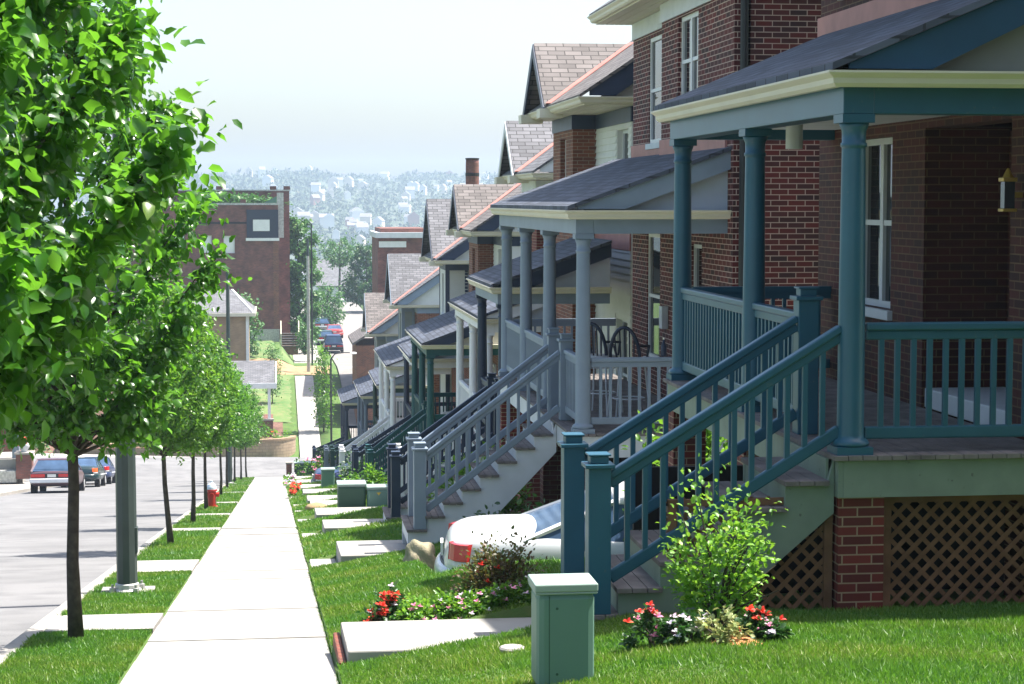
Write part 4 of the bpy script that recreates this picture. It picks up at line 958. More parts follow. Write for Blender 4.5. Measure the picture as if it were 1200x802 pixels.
# ---------------------------------------------------------------- vehicles (local: +x forward, ground at 0)
def car(label, loc, rz, body, L=4.6, W=1.78, kind='sedan', group='cars parked along the road', tail='tail', glassm='glassblue', simple=False):
    t = thing('parked_car', label, 'car', loc, group, local=True, rz=rz)
    w = W / 2
    belt = .93
    if kind == 'sedan': st = [(0, .42, .62, .5), (.005, .36, .78, .64), (.02, .3, .9, .8), (.055, .27, .96, .925), (.1, .26, .975, .985), (.2, .25, .985, 1), (.33, .25, .95, 1), (.5, .25, .93, 1), (.67, .25, .93, 1), (.76, .25, .9, 1), (.9, .26, .82, .97), (.97, .3, .7, .88), (1., .4, .58, .76)]
    elif kind == 'van': st = [(0, .42, .95, .9), (.006, .36, 1.0, .96), (.03, .3, 1.0, 1), (.3, .25, 1.0, 1), (.6, .25, 1.0, 1), (.8, .25, .98, 1), (.93, .28, .82, .95), (.985, .34, .7, .85), (1, .42, .6, .75)]
    else: st = [(0, .42, .78, .88), (.006, .36, .86, .95), (.03, .3, .92, .985), (.1, .26, .93, 1), (.4, .25, .93, 1), (.67, .25, .93, 1), (.76, .25, .91, 1), (.92, .26, .84, .97), (.98, .32, .72, .9), (1, .42, .6, .78)]
    prof = []
    V = []; F = []
    for fx, zb, zt, ws in st:
        x = fx * L; ww = w * ws
        half = [(0, zb), (ww * .8, zb), (ww * .96, zb + .08), (ww, zb + (zt - zb) * .45), (ww * .985, zb + (zt - zb) * .78), (ww * .93, zt - .03), (ww * .78, zt + .01), (0, zt + .035)]
        ring = [(x, a, b) for a, b in half] + [(x, -a, b) for a, b in half[-2:0:-1]]
        V.append(ring)
    n = len(V[0]); mb = MB(); v = [p for r in V for p in r]
    f = [(i * n + k, (i + 1) * n + k, (i + 1) * n + (k + 1) % n, i * n + (k + 1) % n) for i in range(len(V) - 1) for k in range(n)]
    f += [tuple(range(n)), tuple(range(len(v) - 1, len(v) - n - 1, -1))]
    mb.add(v, f); mb.build('body', body, t, smooth=True, subsurf=2)
    # greenhouse: glass hull, roof panel, pillars
    rb, rt, ft, fb, H = dict(sedan=(.165, .4, .57, .73, 1.38), van=(.015, .05, .62, .8, 1.75), wagon=(.012, .085, .56, .72, 1.42))[kind]
    rb *= L; rt *= L; ft *= L; fb *= L; wb = w * .9; wt = w * .68
    zb_ = .9 if kind != 'van' else .97
    lo = [(rb, -wb), (fb, -wb), (fb, wb), (rb, wb)]; hi = [(rt, -wt), (ft, -wt), (ft, wt), (rt, wt)]
    mb = MB(); mb.add([(a, b, zb_) for a, b in lo] + [(a, b, H - .05) for a, b in hi], [(0, 1, 5, 4), (1, 2, 6, 5), (2, 3, 7, 6), (3, 0, 4, 7), (4, 5, 6, 7)])
    mb.build('windows', glassm, t)
    mb = MB(); 
    ring = lambda z, e: [(rt - e, -wt - e, z), (ft + e, -wt - e, z), (ft + e, wt + e, z), (rt - e, wt + e, z)]
    mb.add(ring(H - .09, .035) + ring(H - .03, .01) + [((a[0] - (rt + ft) / 2) * .8 + (rt + ft) / 2, a[1] * .8, H) for a in ring(H, 0)], [(0, 1, 5, 4), (1, 2, 6, 5), (2, 3, 7, 6), (3, 0, 4, 7), (4, 5, 9, 8), (5, 6, 10, 9), (6, 7, 11, 10), (7, 4, 8, 11), (8, 9, 10, 11), (3, 2, 1, 0)])
    mb.build('roof', body, t, .015)
    for s_ in (-1, 1):
        for (a, b) in (((rb, s_ * wb), (rt, s_ * wt)), ((fb, s_ * wb), (ft, s_ * wt)), (((rb + fb) / 2, s_ * wb), ((rt + ft) / 2, s_ * wt))):
            mb2 = MB(); mb2.beam((a[0], a[1], zb_ - .02), (b[0], b[1], H - .06), (.09 if kind != 'sedan' else .055), .05, (1, 0, .3))
            mb2.build('pillar', body, t)
    # wheels
    for fx in (.19, .8):
        for s_ in (-1, 1):
            x = fx * L; r = .31
            MB().cyl((x, s_ * (w - .22), r + .02), (x, s_ * (w + .004), r + .02), r + .05, r + .05, 24).build('wheel_arch', 'dark', t)
            wh = MB().cyl((x, s_ * (w - .2), r), (x, s_ * (w + .012), r), r, r, 24).build('wheel', 'tyre', t, .02)
            MB().lathe((0, 0, 0), [(.0, 0)], 4) if False else MB().cyl((x, s_ * (w - .1), r), (x, s_ * (w + .02), r), .2, .18, 16).build('rim', 'chrome', wh)
    # rear: lamps, bumper, plate
    if kind == 'sedan':
        bu = MB(); prof_ = [(-.02, .36), (-.085, .4), (-.1, .5), (-.085, .58), (-.03, .62), (.1, .6), (.1, .36)]
        pth = [(.0, .0)]
        v = []; nn = len(prof_); stn = [(.75, -w - .015), (.45, -w * .99), (.2, -w * .9), (.04, -w * .66), (-.03, 0), (.04, w * .66), (.2, w * .9), (.45, w * .99), (.75, w + .015)]
        nrm = [(0, -1), (0, -1), (-.7, -.7), (-1, -.2), (-1, 0), (-1, .2), (-.7, .7), (0, 1), (0, 1)]
        for (sx, sy), (nx, ny) in zip(stn, nrm):
            for o_, z_ in prof_: v.append((sx + nx * -o_ * (1 if abs(nx) > .5 else .35), sy + ny * -o_ * (1 if abs(ny) > .5 and abs(nx) < .5 else .5) * (.35 if abs(nx) < .5 else 1), z_))
        f = [(i * nn + k, i * nn + (k + 1) % nn, (i + 1) * nn + (k + 1) % nn, (i + 1) * nn + k) for i in range(len(stn) - 1) for k in range(nn)] + [tuple(range(nn)), tuple(range(len(v) - 1, len(v) - nn - 1, -1))]
        bu.add(v, f); bu.build('bumper', body if body != 'cardark' else 'cardark', t, smooth=True, subsurf=2)
        sv = []
        for (sx, sy), (nx, ny) in zip(stn, nrm):
            for o_, z_ in ((.0, .6), (-.035, .6), (-.035, .628), (.0, .628)): sv.append((sx - nx * o_ * (1 if abs(nx) > .5 else .3), sy - ny * o_ * .35, z_))
        MB().add(sv, [(i * 4 + k, i * 4 + (k + 1) % 4, i * 4 + 4 + (k + 1) % 4, i * 4 + 4 + k) for i in range(len(stn) - 1) for k in range(4)]).build('bumper_seam', 'black', t, smooth=True, subsurf=2)
        for s_ in (-1, 1): MB().box(.45, L * .97, min(s_ * w * .985, s_ * (w + .012)), max(s_ * w * .985, s_ * (w + .012)), .55, .6).build('side_trim', 'lightmetal', t, .01)
        for s_ in (-1, 1):
            def lamp(z0, z1, nm, mt, e, yin, xout):
                pl = [(.055, w * .69), (.075, w * .75 + .004), (.11, w * .83 + .007), (.17, w * .885 + .012), (xout, w * .93 + .014)]
                vv = []
                for (a, b) in pl: vv += [(a - e, s_ * (b + e * .3), z0), (a - e + .012, s_ * (b + e * .3 - .006), z1), (a + .06, s_ * (b - .06), z1), (a + .06, s_ * (b - .06), z0)]
                ff = [(i * 4 + k, i * 4 + (k + 1) % 4, i * 4 + 4 + (k + 1) % 4, i * 4 + 4 + k) for i in range(len(pl) - 1) for k in range(4)] + [(0, 1, 2, 3), (len(vv) - 1, len(vv) - 2, len(vv) - 3, len(vv) - 4)]
                return MB().add(vv, ff).build(nm, mt, t, .006)
            lamp(.705, .885, 'tail_light', tail, .0, .56, .255); lamp(.645, .7, 'reverse_light', 'lens', .0, .56, .25)
        MB().box(-.03, .0, -.16, .16, .66, .8).build('number_plate', 'plate', t)
    else:
        MB().box(-.09, .06, -w * .96, w * .96, .42, .6).build('bumper', 'lightmetal' if kind == 'wagon' else 'black', t, .03)
        MB().box(-.025, .02, -w * .9, w * .9, .63, .8).build('rear_trim', 'black', t, .01)
        for s_ in (-1, 1): MB().box(-.045, .05, min(s_ * w * .3, s_ * w * .92), max(s_ * w * .3, s_ * w * .92), .65, .77).build('tail_light', tail, t, .01)
        MB().box(-.04, .0, -.17, .17, .65, .77).build('number_plate', 'plate', t)
        wz0 = zb_ + .07; 
        k0 = lambda z: rb + (rt - rb) * (z - zb_) / (H - .05 - zb_)
        mb = MB(); mb.prism([(k0(wz0) - .012, -wb * .88, wz0), (k0(wz0) - .012, wb * .88, wz0), (k0(H - .14) - .012, wt * .9, H - .14), (k0(H - .14) - .012, -wt * .9, H - .14)], (.01, 0, 0)); mb.build('rear_window', glassm, t)
    return t
car('white sedan with red tail light parked between the two nearest houses', (1.85, 21.6, base(21.6) - .24), -.085, 'carwhite', 4.7, 1.8, 'sedan', 'cars parked between the houses')
car('dark car with red tail light parked behind the tall pale green utility box', (1.42, 74.2, base(74.2) - .24), 0, 'carblue', 4.4, 1.75, 'sedan', 'cars parked between the houses')
def slope(Y, X=0): return math.atan((base(Y + 2, X) - base(Y - 2, X)) / 4)
def park(label, x, y, body, kind, L=4.6, W=1.78, tail='tail', dz=-.13, g='cars parked on the left side of the road'):
    c = car(label, (x, y, base(y, x) + dz), math.pi / 2, body, L, W, kind, g, tail)
    c.rotation_euler = (0, -slope(y + L / 2, x), math.pi / 2); return c
park('mauve station wagon seen from behind with wide red tail lights', -9.0, 80.5, 'carmaroon', 'wagon', 5.0, 1.82)
park('dark green sedan with orange tail light just ahead of the station wagon', -9.0, 91.5, 'cardark', 'sedan', 4.6, 1.76, 'taillit')
park('blue car furthest ahead in the line behind the lamp post', -9.05, 98.6, 'carblue', 'sedan', 4.4, 1.74)
g = 'cars parked on the far road'
park('dark blue van nearest in the line on the far road', 5.6, 186, 'carblue', 'van', 4.8, 1.85, 'tail', .0, g)
park('slate blue car ahead of the dark van on the far road', 5.2, 199, 'cardark', 'wagon', 4.6, 1.8, 'tail', .0, g)
park('red car standing out from the line on the far road', 6.4, 209, 'carred', 'sedan', 4.6, 1.8, 'tail', .0, g)
park('dark teal car furthest up the far road', 5.4, 222, 'cardark', 'wagon', 4.6, 1.8, 'tail', .0, g)

# ---------------------------------------------------------------- beyond the cross street
# old brick building
X0, X1, Y0 = -14.5, .42, 175.0; zb = -14.0
def PX(x, y, Y):   # a point on the plane Y seen where the photograph shows it (used to size the far buildings)
    f = 2300.; F = Vector((math.sin(ps_) * math.cos(th_), math.cos(ps_) * math.cos(th_), -math.sin(th_))); Rr = Vector((math.cos(ps_), -math.sin(ps_), 0)); U = Rr.cross(F)
    r = F + Rr * (x - 600) / f - U * (y - 401) / f; return r * (Y / r.y)
th_ = math.atan(166 / 2300); ps_ = math.atan(280 / 2300 * math.cos(th_))
b = thing('brick_building', 'old brown brick building with white boarded windows and a black sign board', 'building', (-6, Y0, -12.5))
zt = PX(250, 240.5, Y0).z; sx0 = PX(289, 262, Y0).x; s_top = PX(300, 246, Y0).z; s_bot = PX(300, 279, Y0).z
holes = [(PX(a, 285, Y0).x, PX(c_, 285, Y0).x, PX(240, d_, Y0).z, PX(240, e_, Y0).z) for a, c_, e_, d_ in ((203, 216.5, 275, 294.6), (235, 248, 276, 296.5), (262, 275, 276.6, 297), (171, 184, 274.5, 294))]
wl = MB().wall('y', Y0, .4, X0, X1, zb, zt, holes)
wl.wall('x', X1 - .4, .4, Y0 + .4, Y0 + 16, zb, zt); wl.wall('x', X0, .4, Y0 + .4, Y0 + 16, zb, zt); wl.wall('y', Y0 + 15.6, .4, X0 + .4, X1 - .4, zb, zt)
wl.build('wall', 'brickold', b)
for h in holes: MB().box(h[0], h[1], Y0 + .12, Y0 + .2, h[2], h[3]).build('boarded_window', 'white', b)
MB().box(X0, X1 + .02, Y0 - .06, Y0 + .5, zt + .002, zt + .18).build('coping', 'zinc', b)
MB().box(sx0 - .55, sx0 - .05, Y0 - .05, Y0 + .5, zt + .18, zt + .5).build('parapet_block', 'brickold', b)
zq = PX(250, 261, Y0).z; MB().box(X0, sx0 - .02, Y0 - .06, Y0 - .002, zq - .12, zq + .05).build('brick_band', 'dark', b)
zq = PX(250, 318, Y0).z; MB().box(X0, X1, Y0 - .06, Y0 - .002, zq - .12, zq + .05).build('brick_band', 'brickold', b)
zq = PX(300, 386, Y0).z; MB().box(X0 - .05, X1 + .06, Y0 - .12, Y0 - .002, zb, zq).build('stone_base', 'zinc', b)
MB().box(X1 - .45, X1 + .03, Y0 - .04, Y0 - .001, zq + .02, s_bot - .3).build('corner_bricks', 'brickor', b)
sg = MB().box(sx0, X1 + .02, Y0 - .12, Y0 - .004, s_bot, s_top).build('sign_board', 'bluedark', b)
MB().box(PX(296.5, 265, Y0).x, PX(316, 265, Y0).x, Y0 - .17, Y0 - .124, PX(300, 271, Y0).z, PX(300, 257.6, Y0).z).build('white_panel', 'white', sg)
MB().box(sx0 - .08, X1 + .1, Y0 - .2, Y0 + .02, s_bot - .26, s_bot - .01).build('ledge', 'white', b)
MB().box(PX(324.5, 240, Y0).x, X1 + .5, Y0 + .3, Y0 + .7, s_bot, PX(330, 226, Y0).z).build('metal_panel', 'zinc', b)
# rear wing, taller
Yr = Y0 + 9; zr_ = PX(250, 224, Yr).z; xr1 = PX(339, 230, Yr).x
MB().wall('y', Yr, .4, X0 + .5, xr1, zb, zr_).wall('x', xr1 - .4, .4, Yr + .4, Yr + 10, zb, zr_).build('rear_wing', 'brickold', b)
MB().box(X0 + .5, xr1 + .05, Yr - .05, Yr + .6, zr_ + .002, zr_ + .12).build('coping', 'zinc', b)
for px in (257, 320, 336): 
    q = PX(px, 224, Yr).x; MB().box(q - .3, q + .3, Yr - .02, Yr + .6, zr_ + .12, zr_ + .45).build('chimney', 'brickold', b)
MB().prism([(PX(302, 246, Y0 + 4).x, Y0 + 4, zt - .1), (X1 - .1, Y0 + 4, zt - .1), (X1 - .1, Y0 + 4, PX(320, 230, Y0 + 4).z)], (0, .15, 0)).build('green_netting', 'greennet' if 'greennet' in M else 'utildark', b)
def crown_tree(name, label, loc, h, clear, rad, n, size, mat, seed, group=None, tr=.2, shape=(.6, 1, 1, .75, .25), **k):
    return tree(name, label, loc, h, clear, rad, n, size, mat, 'tree', group, False, seed, tr, 26, .8, shape, .8, rad * .35, **k)
sh('shrub', 'wild greenery growing on the roof of the old brick building', 'shrub', (-4.0, Y0 + 5, zt - .5), 4.6, 2.2, 1.5, 2200, .45, 'leaffar', None, 61, 6, detail=False)
# wooden steps beside it
p = PX(340, 408, 173); t = thing('wooden_steps', 'pale wooden steps with railings beside the old brick building', 'steps', p)
f0 = None
for k in range(6):
    s0 = MB().box(p.x - .75, p.x + .75, 173 + k * .3, 173.32 + k * .3, p.z + .2 + k * .2 - .05, p.z + .2 + k * .2).box(p.x - .72, p.x + .72, 173.28 + k * .3, 173.31 + k * .3, p.z + .2 + k * .2, p.z + .35 + k * .2) if False else MB().box(p.x - .75, p.x + .75, 173 + k * .3, 173.32 + k * .3, p.z + .2 + k * .2 - .06, p.z + .2 + k * .2)
    s0.build('tread', 'wood', t)
MB().prism([(p.x - .7, 173.1, p.z - .6), (p.x - .7, 173.1, p.z + .1), (p.x - .7, 174.8, p.z + 1.1), (p.x - .7, 174.8, p.z - .6)], (1.4, 0, 0)).build('carriage', 'lattice', t)
for s_ in (-1, 1):
    q = MB(); q.box(p.x + s_ * .78 - .06, p.x + s_ * .78 + .06, 173.0, 173.12, p.z, p.z + 1.25); q.box(p.x + s_ * .78 - .06, p.x + s_ * .78 + .06, 174.7, 174.82, p.z, p.z + 2.3); q.beam((p.x + s_ * .78, 173.05, p.z + 1.2), (p.x + s_ * .78, 174.76, p.z + 2.25), .07, .12); q.build('handrail', 'cream', t)
# tan house
Yt = 141.; xa = PX(205, 400, Yt).x; xb = PX(291, 400, Yt).x; zeave = PX(292, 367, Yt).z; zg_ = PX(292, 490, Yt).z
t = thing('tan_house', 'tan brick house with grey hipped roof and white porch by the retaining wall', 'house', ((xa + xb) / 2, Yt, zg_))
MB().wall('y', Yt, .3, xa, xb, zg_ - 1.5, zeave - .15).wall('x', xb - .3, .3, Yt + .3, Yt + 8, zg_ - 1.5, zeave - .15).wall('x', xa, .3, Yt + .3, Yt + 8, zg_ - 1.5, zeave - .15).build('wall', 'bricktan', t)
MB().box(xb - .16, xb + .05, Yt - .05, Yt - .002, zg_ - 1.5, zeave - .16).build('corner_board', 'white', t)
zap = PX(272, 340, Yt + 3.5).z; xr = PX(298, 366, Yt - .3).x; hp = 4.3
V = [(xa - .5, Yt - .4, zeave), (xr, Yt - .4, zeave), (xr, Yt + 8.4, zeave), (xa - .5, Yt + 8.4, zeave), (xa + 2.5, Yt + 4, zap), (PX(272, 340, Yt + 4).x, Yt + 4, zap)]
MB().add(V, [(0, 1, 5, 4), (1, 2, 5), (2, 3, 4, 5), (3, 0, 4), (0, 3, 2, 1)]).build('roof', 'rooflilac', t)
MB().beam(V[1], V[5], .15, .08).build('hip_flashing', 'white', t)
MB().box(xa - .55, xr + .06, Yt - .5, Yt - .38, zeave - .22, zeave + .02).box(xr - .0, xr + .1, Yt - .38, Yt + 8.4, zeave - .22, zeave + .02).build('gutter', 'cream', t)
Yq = 134.5; qa = PX(262, 440, Yq); qb = PX(322, 440, Yq); zp0 = PX(300, 451, Yq).z; zp1 = PX(300, 432, Yq + 2).z; zf = PX(316, 491, Yq).z
MB().prism([(qa.x, Yq - .2, zp0), (qb.x, Yq - .2, zp0), (qb.x, Yq + 3, zp1 + .35), (qa.x, Yq + 3, zp1 + .35)], (0, 0, .12)).build('porch_roof', 'rooflilac', t)
MB().box(qa.x, qb.x + .05, Yq - .3, Yq - .2, zp0 - .25, zp0 + .12).prism([(qb.x + .05, Yq - .3, zp0 - .25), (qb.x + .05, Yq + 3, zp0 - .25), (qb.x + .05, Yq + 3, zp1 + .4), (qb.x + .05, Yq - .3, zp0 + .12)], (.08, 0, 0)).build('porch_beam', 'white', t)
cx = PX(315.5, 470, Yq).x; MB().box(cx - .1, cx + .1, Yq - .15, Yq + .05, zf, zp0 - .25).build('porch_column', 'white', t)
MB().box(qa.x, cx + .25, Yq - .3, Yq + 2.9, zf - 2, zf).build('porch_base', 'brickold', t); MB().box(qa.x, cx + .3, Yq - .36, Yq + .0, zf - .1, zf + .02).build('porch_ledge', 'conc2', t)
window(t, 'y', Yt - .001 - .06, PX(297, 470, Yt).x - 1.5, PX(297, 470, Yt).x - .2, zf + .4, zf + 2.1, 'white', .0, 2)
# curved retaining wall
t = thing('retaining_wall', 'curved tan block retaining wall with pale cap at the corner', 'wall', (0, 129, -16.8))
pts = []
for k in range(13):
    a = R(90 - k * 9.5); pts.append((-.6 + 1.95 * math.sin(R(k * 7.5)), 128.3 + 1.9 * (1 - math.cos(R(k * 7.5)))))
pts = [(-14, 128.25), (-8, 128.25), (-4, 128.25)] + pts
zw0 = -17.3; zw1 = PX(315, 514.5, 128.5).z
def ribbon(off, th, z0, z1):
    v = []; f = []
    for i, (x, y) in enumerate(pts):
        a = pts[max(i - 1, 0)]; b_ = pts[min(i + 1, len(pts) - 1)]; d = Vector((b_[0] - a[0], b_[1] - a[1])).normalized(); n_ = Vector((d.y, -d.x))
        zz = (z1 if x > -2 else z1 - min(.35, (-2 - x) * .1))
        for o_, z in ((off, z0), (off, zz), (off - th, zz), (off - th, z0)): v.append((x + n_.x * o_, y + n_.y * o_, z))
    for i in range(len(pts) - 1): f += [(i * 4 + k, i * 4 + (k + 1) % 4, i * 4 + 4 + (k + 1) % 4, i * 4 + 4 + k) for k in range(4)]
    f += [(3, 2, 1, 0), tuple(len(v) - 4 + k for k in range(4))]
    return MB().add(v, f)
ribbon(0, .3, zw0, zw1 - .14).build('block_wall', 'block', t); ribbon(.04, .38, zw1 - .138, zw1).build('cap', 'bricktan', t)
sh('shrub', 'flowering plants in the bed behind the curved retaining wall', 'shrub', (-.6, 130.6, zw1 - .2), 1.6, .7, .55, 500, .18, 'leafyoung', None, 71, 8, [('fred', 6, .14)], detail=False)
# bank shrubs, left
k = 0
for x, y, r_, l in ((-9.3, 131.5, 1.4, 'round green shrub at the foot of the mulch bank'), (-13.5, 134, 1.6, 'wide shrub on the mulch bank, furthest left'), (-7.2, 134.5, 1.2, 'small shrub half way up the mulch bank'), (-5.2, 132.3, 1.0, 'low shrub on the mulch bank nearest the retaining wall'), (-11, 137.5, 1.3, 'shrub high up on the mulch bank')):
    sh('shrub', l, 'shrub', (x, y, soil(x, y)), r_, r_ * .7, r_ * .7, 500, .25, 'leaffar', 'shrubs on the mulch bank', 80 + k, 6, detail=False); k += 1
# bank steps
q = PX(80, 522, 128.6); t = thing('bank_steps', 'pale concrete steps climbing the mulch bank', 'steps', q)
for k in range(7): MB().box(q.x - .7, q.x + .7, 128.6 + k * .55, 129.2 + k * .55, q.z - .6, q.z + .28 * (k + 1) - .1).build('step', 'conc2', t)
# corner house at the left, with porch column and flower urn
Yl = 99.; t = thing('corner_house', 'red brick corner house with slate blue porch column across the street', 'house', (-16, Yl, base(Yl) + 1))
zl = base(Yl) + 1.15; cxx = PX(18, 500, 97.).x
MB().wall('y', Yl + .5, .3, -24, cxx - .35, zl - 1, zl + 6).wall('x', cxx - .65, .3, Yl + .8, 103, zl - 1, zl + 6).build('wall', 'brickor', t)
zk = PX(18, 537, 97.).z; zh = PX(18, 478, 97.).z
MB().box(cxx - .17, cxx + .17, 96.9, 97.2, zk, zh).box(cxx - .05, cxx + .05, 96.87, 96.9, zk, zh).build('porch_column', 'slate', t, .02)
MB().box(-24, cxx + .35, 96.7, Yl + .5, zk - 1.2, zk).build('porch_base', 'conc2', t, .02)
MB().box(-24, cxx + .3, 96.8, 97.3, zh, zh + .35).build('porch_beam', 'white', t)
MB().prism([(-24, 96.5, zh + .35), (cxx + .5, 96.5, zh + .35), (cxx + .5, Yl + .5, zh + 1.3), (-24, Yl + .5, zh + 1.3)], (0, 0, .1)).build('porch_roof', 'roofslate', t)
MB().prism([(-24, Yl + .3, zl + 6), (cxx - .2, Yl + .3, zl + 6), (cxx - .2, Yl + 2.5, zl + 7.5), (-24, Yl + 2.5, zl + 7.5)], (0, 0, .15)).build('roof', 'rooflilac', t)
window(t, 'y', Yl + .36, -15.2, -14.2, zl + .8, zl + 2.2, 'white', .0, 1)
q = PX(28, 547, 96.); t = thing('garden_pier', 'low stone pier at the edge of the raised left lawn', 'wall', q)
MB().box(q.x - .38, q.x + .38, 96, 96.7, q.z - .6, q.z + .58).build('pier', 'brickold', t, .02); MB().box(q.x - .45, q.x + .45, 95.93, 96.77, q.z + .58, q.z + .68).build('cap', 'conc2', t, .02)
MB().box(q.x - 3, q.x - .39, 96.1, 96.5, q.z - .8, q.z - .2).build('low_wall', 'zinc', t, .03)
u = thing('flower_urn', 'pale urn of orange flowers standing on the stone pier', 'planter', (q.x, 96.3, q.z + .68), local=True)
MB().lathe((0, 0, 0), [(.16, 0), (.14, .06), (.22, .2), (.3, .38), (.27, .4)], 16).build('urn', 'palewhite', u, 0, True)
rr = np.random.default_rng(9); P = rr.normal(0, 1, (160, 3)) * np.array([.14, .14, .1]) + np.array([0, 0, .5]); Vv, Ff = leaf_arrays(P, rr.normal(0, 1, (160, 3)), rr.normal(0, .5, (160, 3)) + np.array([0, 0, 1]), np.full(160, .12), False); raw_mesh('blossoms', Vv, Ff, 'fred', u)
q = PX(33, 533, 103.); sh('shrub', 'round green shrub beside the slate blue porch column of the corner house', 'shrub', (q.x, 103, q.z), .95, .8, 1.35, 900, .2, 'leaffar', None, 91, 8, detail=False)
# poles and lamp on the far block
q = PX(362, 466, 160.); zt_ = PX(362, 280, 160.).z; t = thing('utility_pole', 'pale grey wooden utility pole by the far pavement', 'pole', q)
MB().cyl((q.x, 160, q.z - .2), (q.x, 160, zt_ - 1.4), .16, .12, 12).build('shaft', 'zinc', t); MB().cyl((q.x, 160, zt_ - 1.4), (q.x, 160, zt_), .12, .11, 12).build('top', 'pole', t)
q = PX(366, 428, 166.); zt_ = PX(366, 262, 166.).z; t = thing('utility_pole', 'thin dark pole just behind the pale utility pole', 'pole', q)
MB().cyl((q.x, 166, q.z - .2), (q.x, 166, zt_), .085, .06, 10).build('shaft', 'black', t)
q = PX(388.5, 540, 125.); zt_ = PX(388, 421, 125.).z; t = thing('street_lamp', 'street lamp with a curved arm reaching over the far road', 'street lamp', q)
e = PX(410, 413.5, 125.); MB().tube([(q.x, 125, q.z - .2), (q.x, 125, zt_), (q.x + .25, 125, zt_ + .32), (q.x + .7, 125, e.z + .02), (e.x, 125, e.z)], [.07, .055, .04, .035, .035], 8).build('pole', 'black', t)
MB().lathe((e.x + .25, 125, e.z - .07), [(.02, -.04), (.16, -.02), (.2, .04), (.1, .1), (.02, .11)], 12).build('lantern', 'palewhite', t)
# far trees
G = 'trees at the far end of the road'
def ft(label, x, y, Y, h, rad, n, size, seed, shape=(.6, 1, 1, .75, .25), clear=None, m='leaffar', tr=.2):
    q = PX(x, y, Y); return crown_tree('tree', label, q, h, h * .12 if clear is None else clear, rad, n, size, m, seed, G, tr, shape)
ft('big dense green tree rising right of the old brick building', 350, 402, 186, 12.2, 1.95, 13000, .36, 101, (.75, 1, .95, .8, .35), .8)
ft('round tree in front of the van on the far road', 384, 385, 232, 5.2, 2.0, 2500, .34, 102)
ft('wide spreading dark tree above the street in the middle distance', 430, 372, 262, 9.8, 3.5, 6500, .42, 103, (.9, 1, .9, .6, .2), 2.2, 'leafdark')
ft('loose tree with open top left of the wide dark tree', 398, 345, 275, 8.0, 2.6, 1500, .42, 104, (.3, .8, 1, .9, .5), 4.4)
ft('thin columnar young tree beside the far pavement', 379, 512, 136, 6.3, .55, 1700, .2, 105, (.7, 1, .9, .7, .2), .9, 'leafyoung', .06)
ft('loose slender young tree on the grass bank by the tan house', 319, 476, 146, 4.6, .6, 900, .18, 106, (.6, 1, .8, .6, .2), 1., 'leaffar', .04)
ft('tree hidden partly behind the tan house', 285, 420, 165, 5.5, 1.6, 1400, .34, 107)
ft('small bush beside the wooden steps', 357, 413, 172, 2.2, .75, 500, .22, 108, (.8, 1, .9, .7, .3), .2)
# low buildings where the far road ends
def block_house(name, label, cat, x0, x1, y0, y1, Y, dep, wm, rm=None, rh=0., rowsw=(), group=None):
    a = PX(x0, y1, Y); c_ = PX(x1, y0, Y); t = thing(name, label, cat, ((a.x + c_.x) / 2, Y, a.z), group)
    MB().box(a.x, c_.x, Y, Y + dep, a.z - 3, c_.z).build('wall', wm, t)
    if rm: MB().prism([(a.x - .3, Y - .4, c_.z), (c_.x + .3, Y - .4, c_.z), (c_.x + .3, Y + dep / 2, c_.z + rh), (a.x - .3, Y + dep / 2, c_.z + rh)], (0, 0, .15)).build('roof', rm, t)
    for (wy0, wy1, n, wx0, wx1) in rowsw:
        for k in range(n):
            p0 = PX(wx0 + (wx1 - wx0) * (k + .15) / n, wy1, Y); p1 = PX(wx0 + (wx1 - wx0) * (k + .85) / n, wy0, Y)
            MB().box(p0.x, p1.x, Y - .06, Y - .004, p0.z, p1.z).build('window', 'glassblue', t)
    return t
block_house('white_building', 'long white building with two rows of windows past the end of the road', 'building', 372, 418, 336, 352, 330, 14, 'farwhite', 'rooflilac', 4.2, [(342.5, 346, 6, 394, 412), (347.8, 351, 6, 394, 412)])
block_house('garage', 'low grey garage block closing the end of the far road', 'garage', 376, 410, 352, 372, 296, 6, 'zinc')
# right of the far road
b2 = block_house('brick_block', 'flat topped brick building with white cornice behind the row of houses', 'building', 443.5, 500, 279, 420, 150, 9, 'brickold')
a = PX(440, 279, 150); c_ = PX(500, 274, 150); MB().box(a.x, c_.x, 149.5, 159, a.z, c_.z + .1).build('cornice', 'palewhite', b2)
a = PX(446, 275, 150); c_ = PX(500, 268, 150); MB().box(a.x, c_.x, 150.3, 158.6, a.z, c_.z).build('parapet', 'brickold', b2)
a = PX(444, 287, 150); c_ = PX(476, 283, 150); MB().box(a.x, c_.x, 149.9, 149.996, a.z - .2, c_.z).build('brick_band', 'white', b2)
t = thing('row_house', 'small house with pinkish grey roof across the cross street, right of the far road', 'house', (8, 140, -16))
a = PX(413, 405, 138.); c_ = PX(440, 378, 138.)
MB().box(a.x + .3, a.x + 7, 138.4, 146, -17, a.z - .05).build('wall', 'brickor', t)
MB().prism([(a.x, 138, a.z), (a.x + 3.2, 138, c_.z + .4), (a.x + 3.2, 146.3, c_.z + .4), (a.x, 146.3, a.z)], (0, 0, .15)).build('roof', 'rooftan', t)
MB().prism([(a.x + 3.2, 138, c_.z + .4), (a.x + 7.4, 138, a.z), (a.x + 7.4, 146.3, a.z), (a.x + 3.2, 146.3, c_.z + .4)], (0, 0, .15)).build('roof', 'rooftan', t)
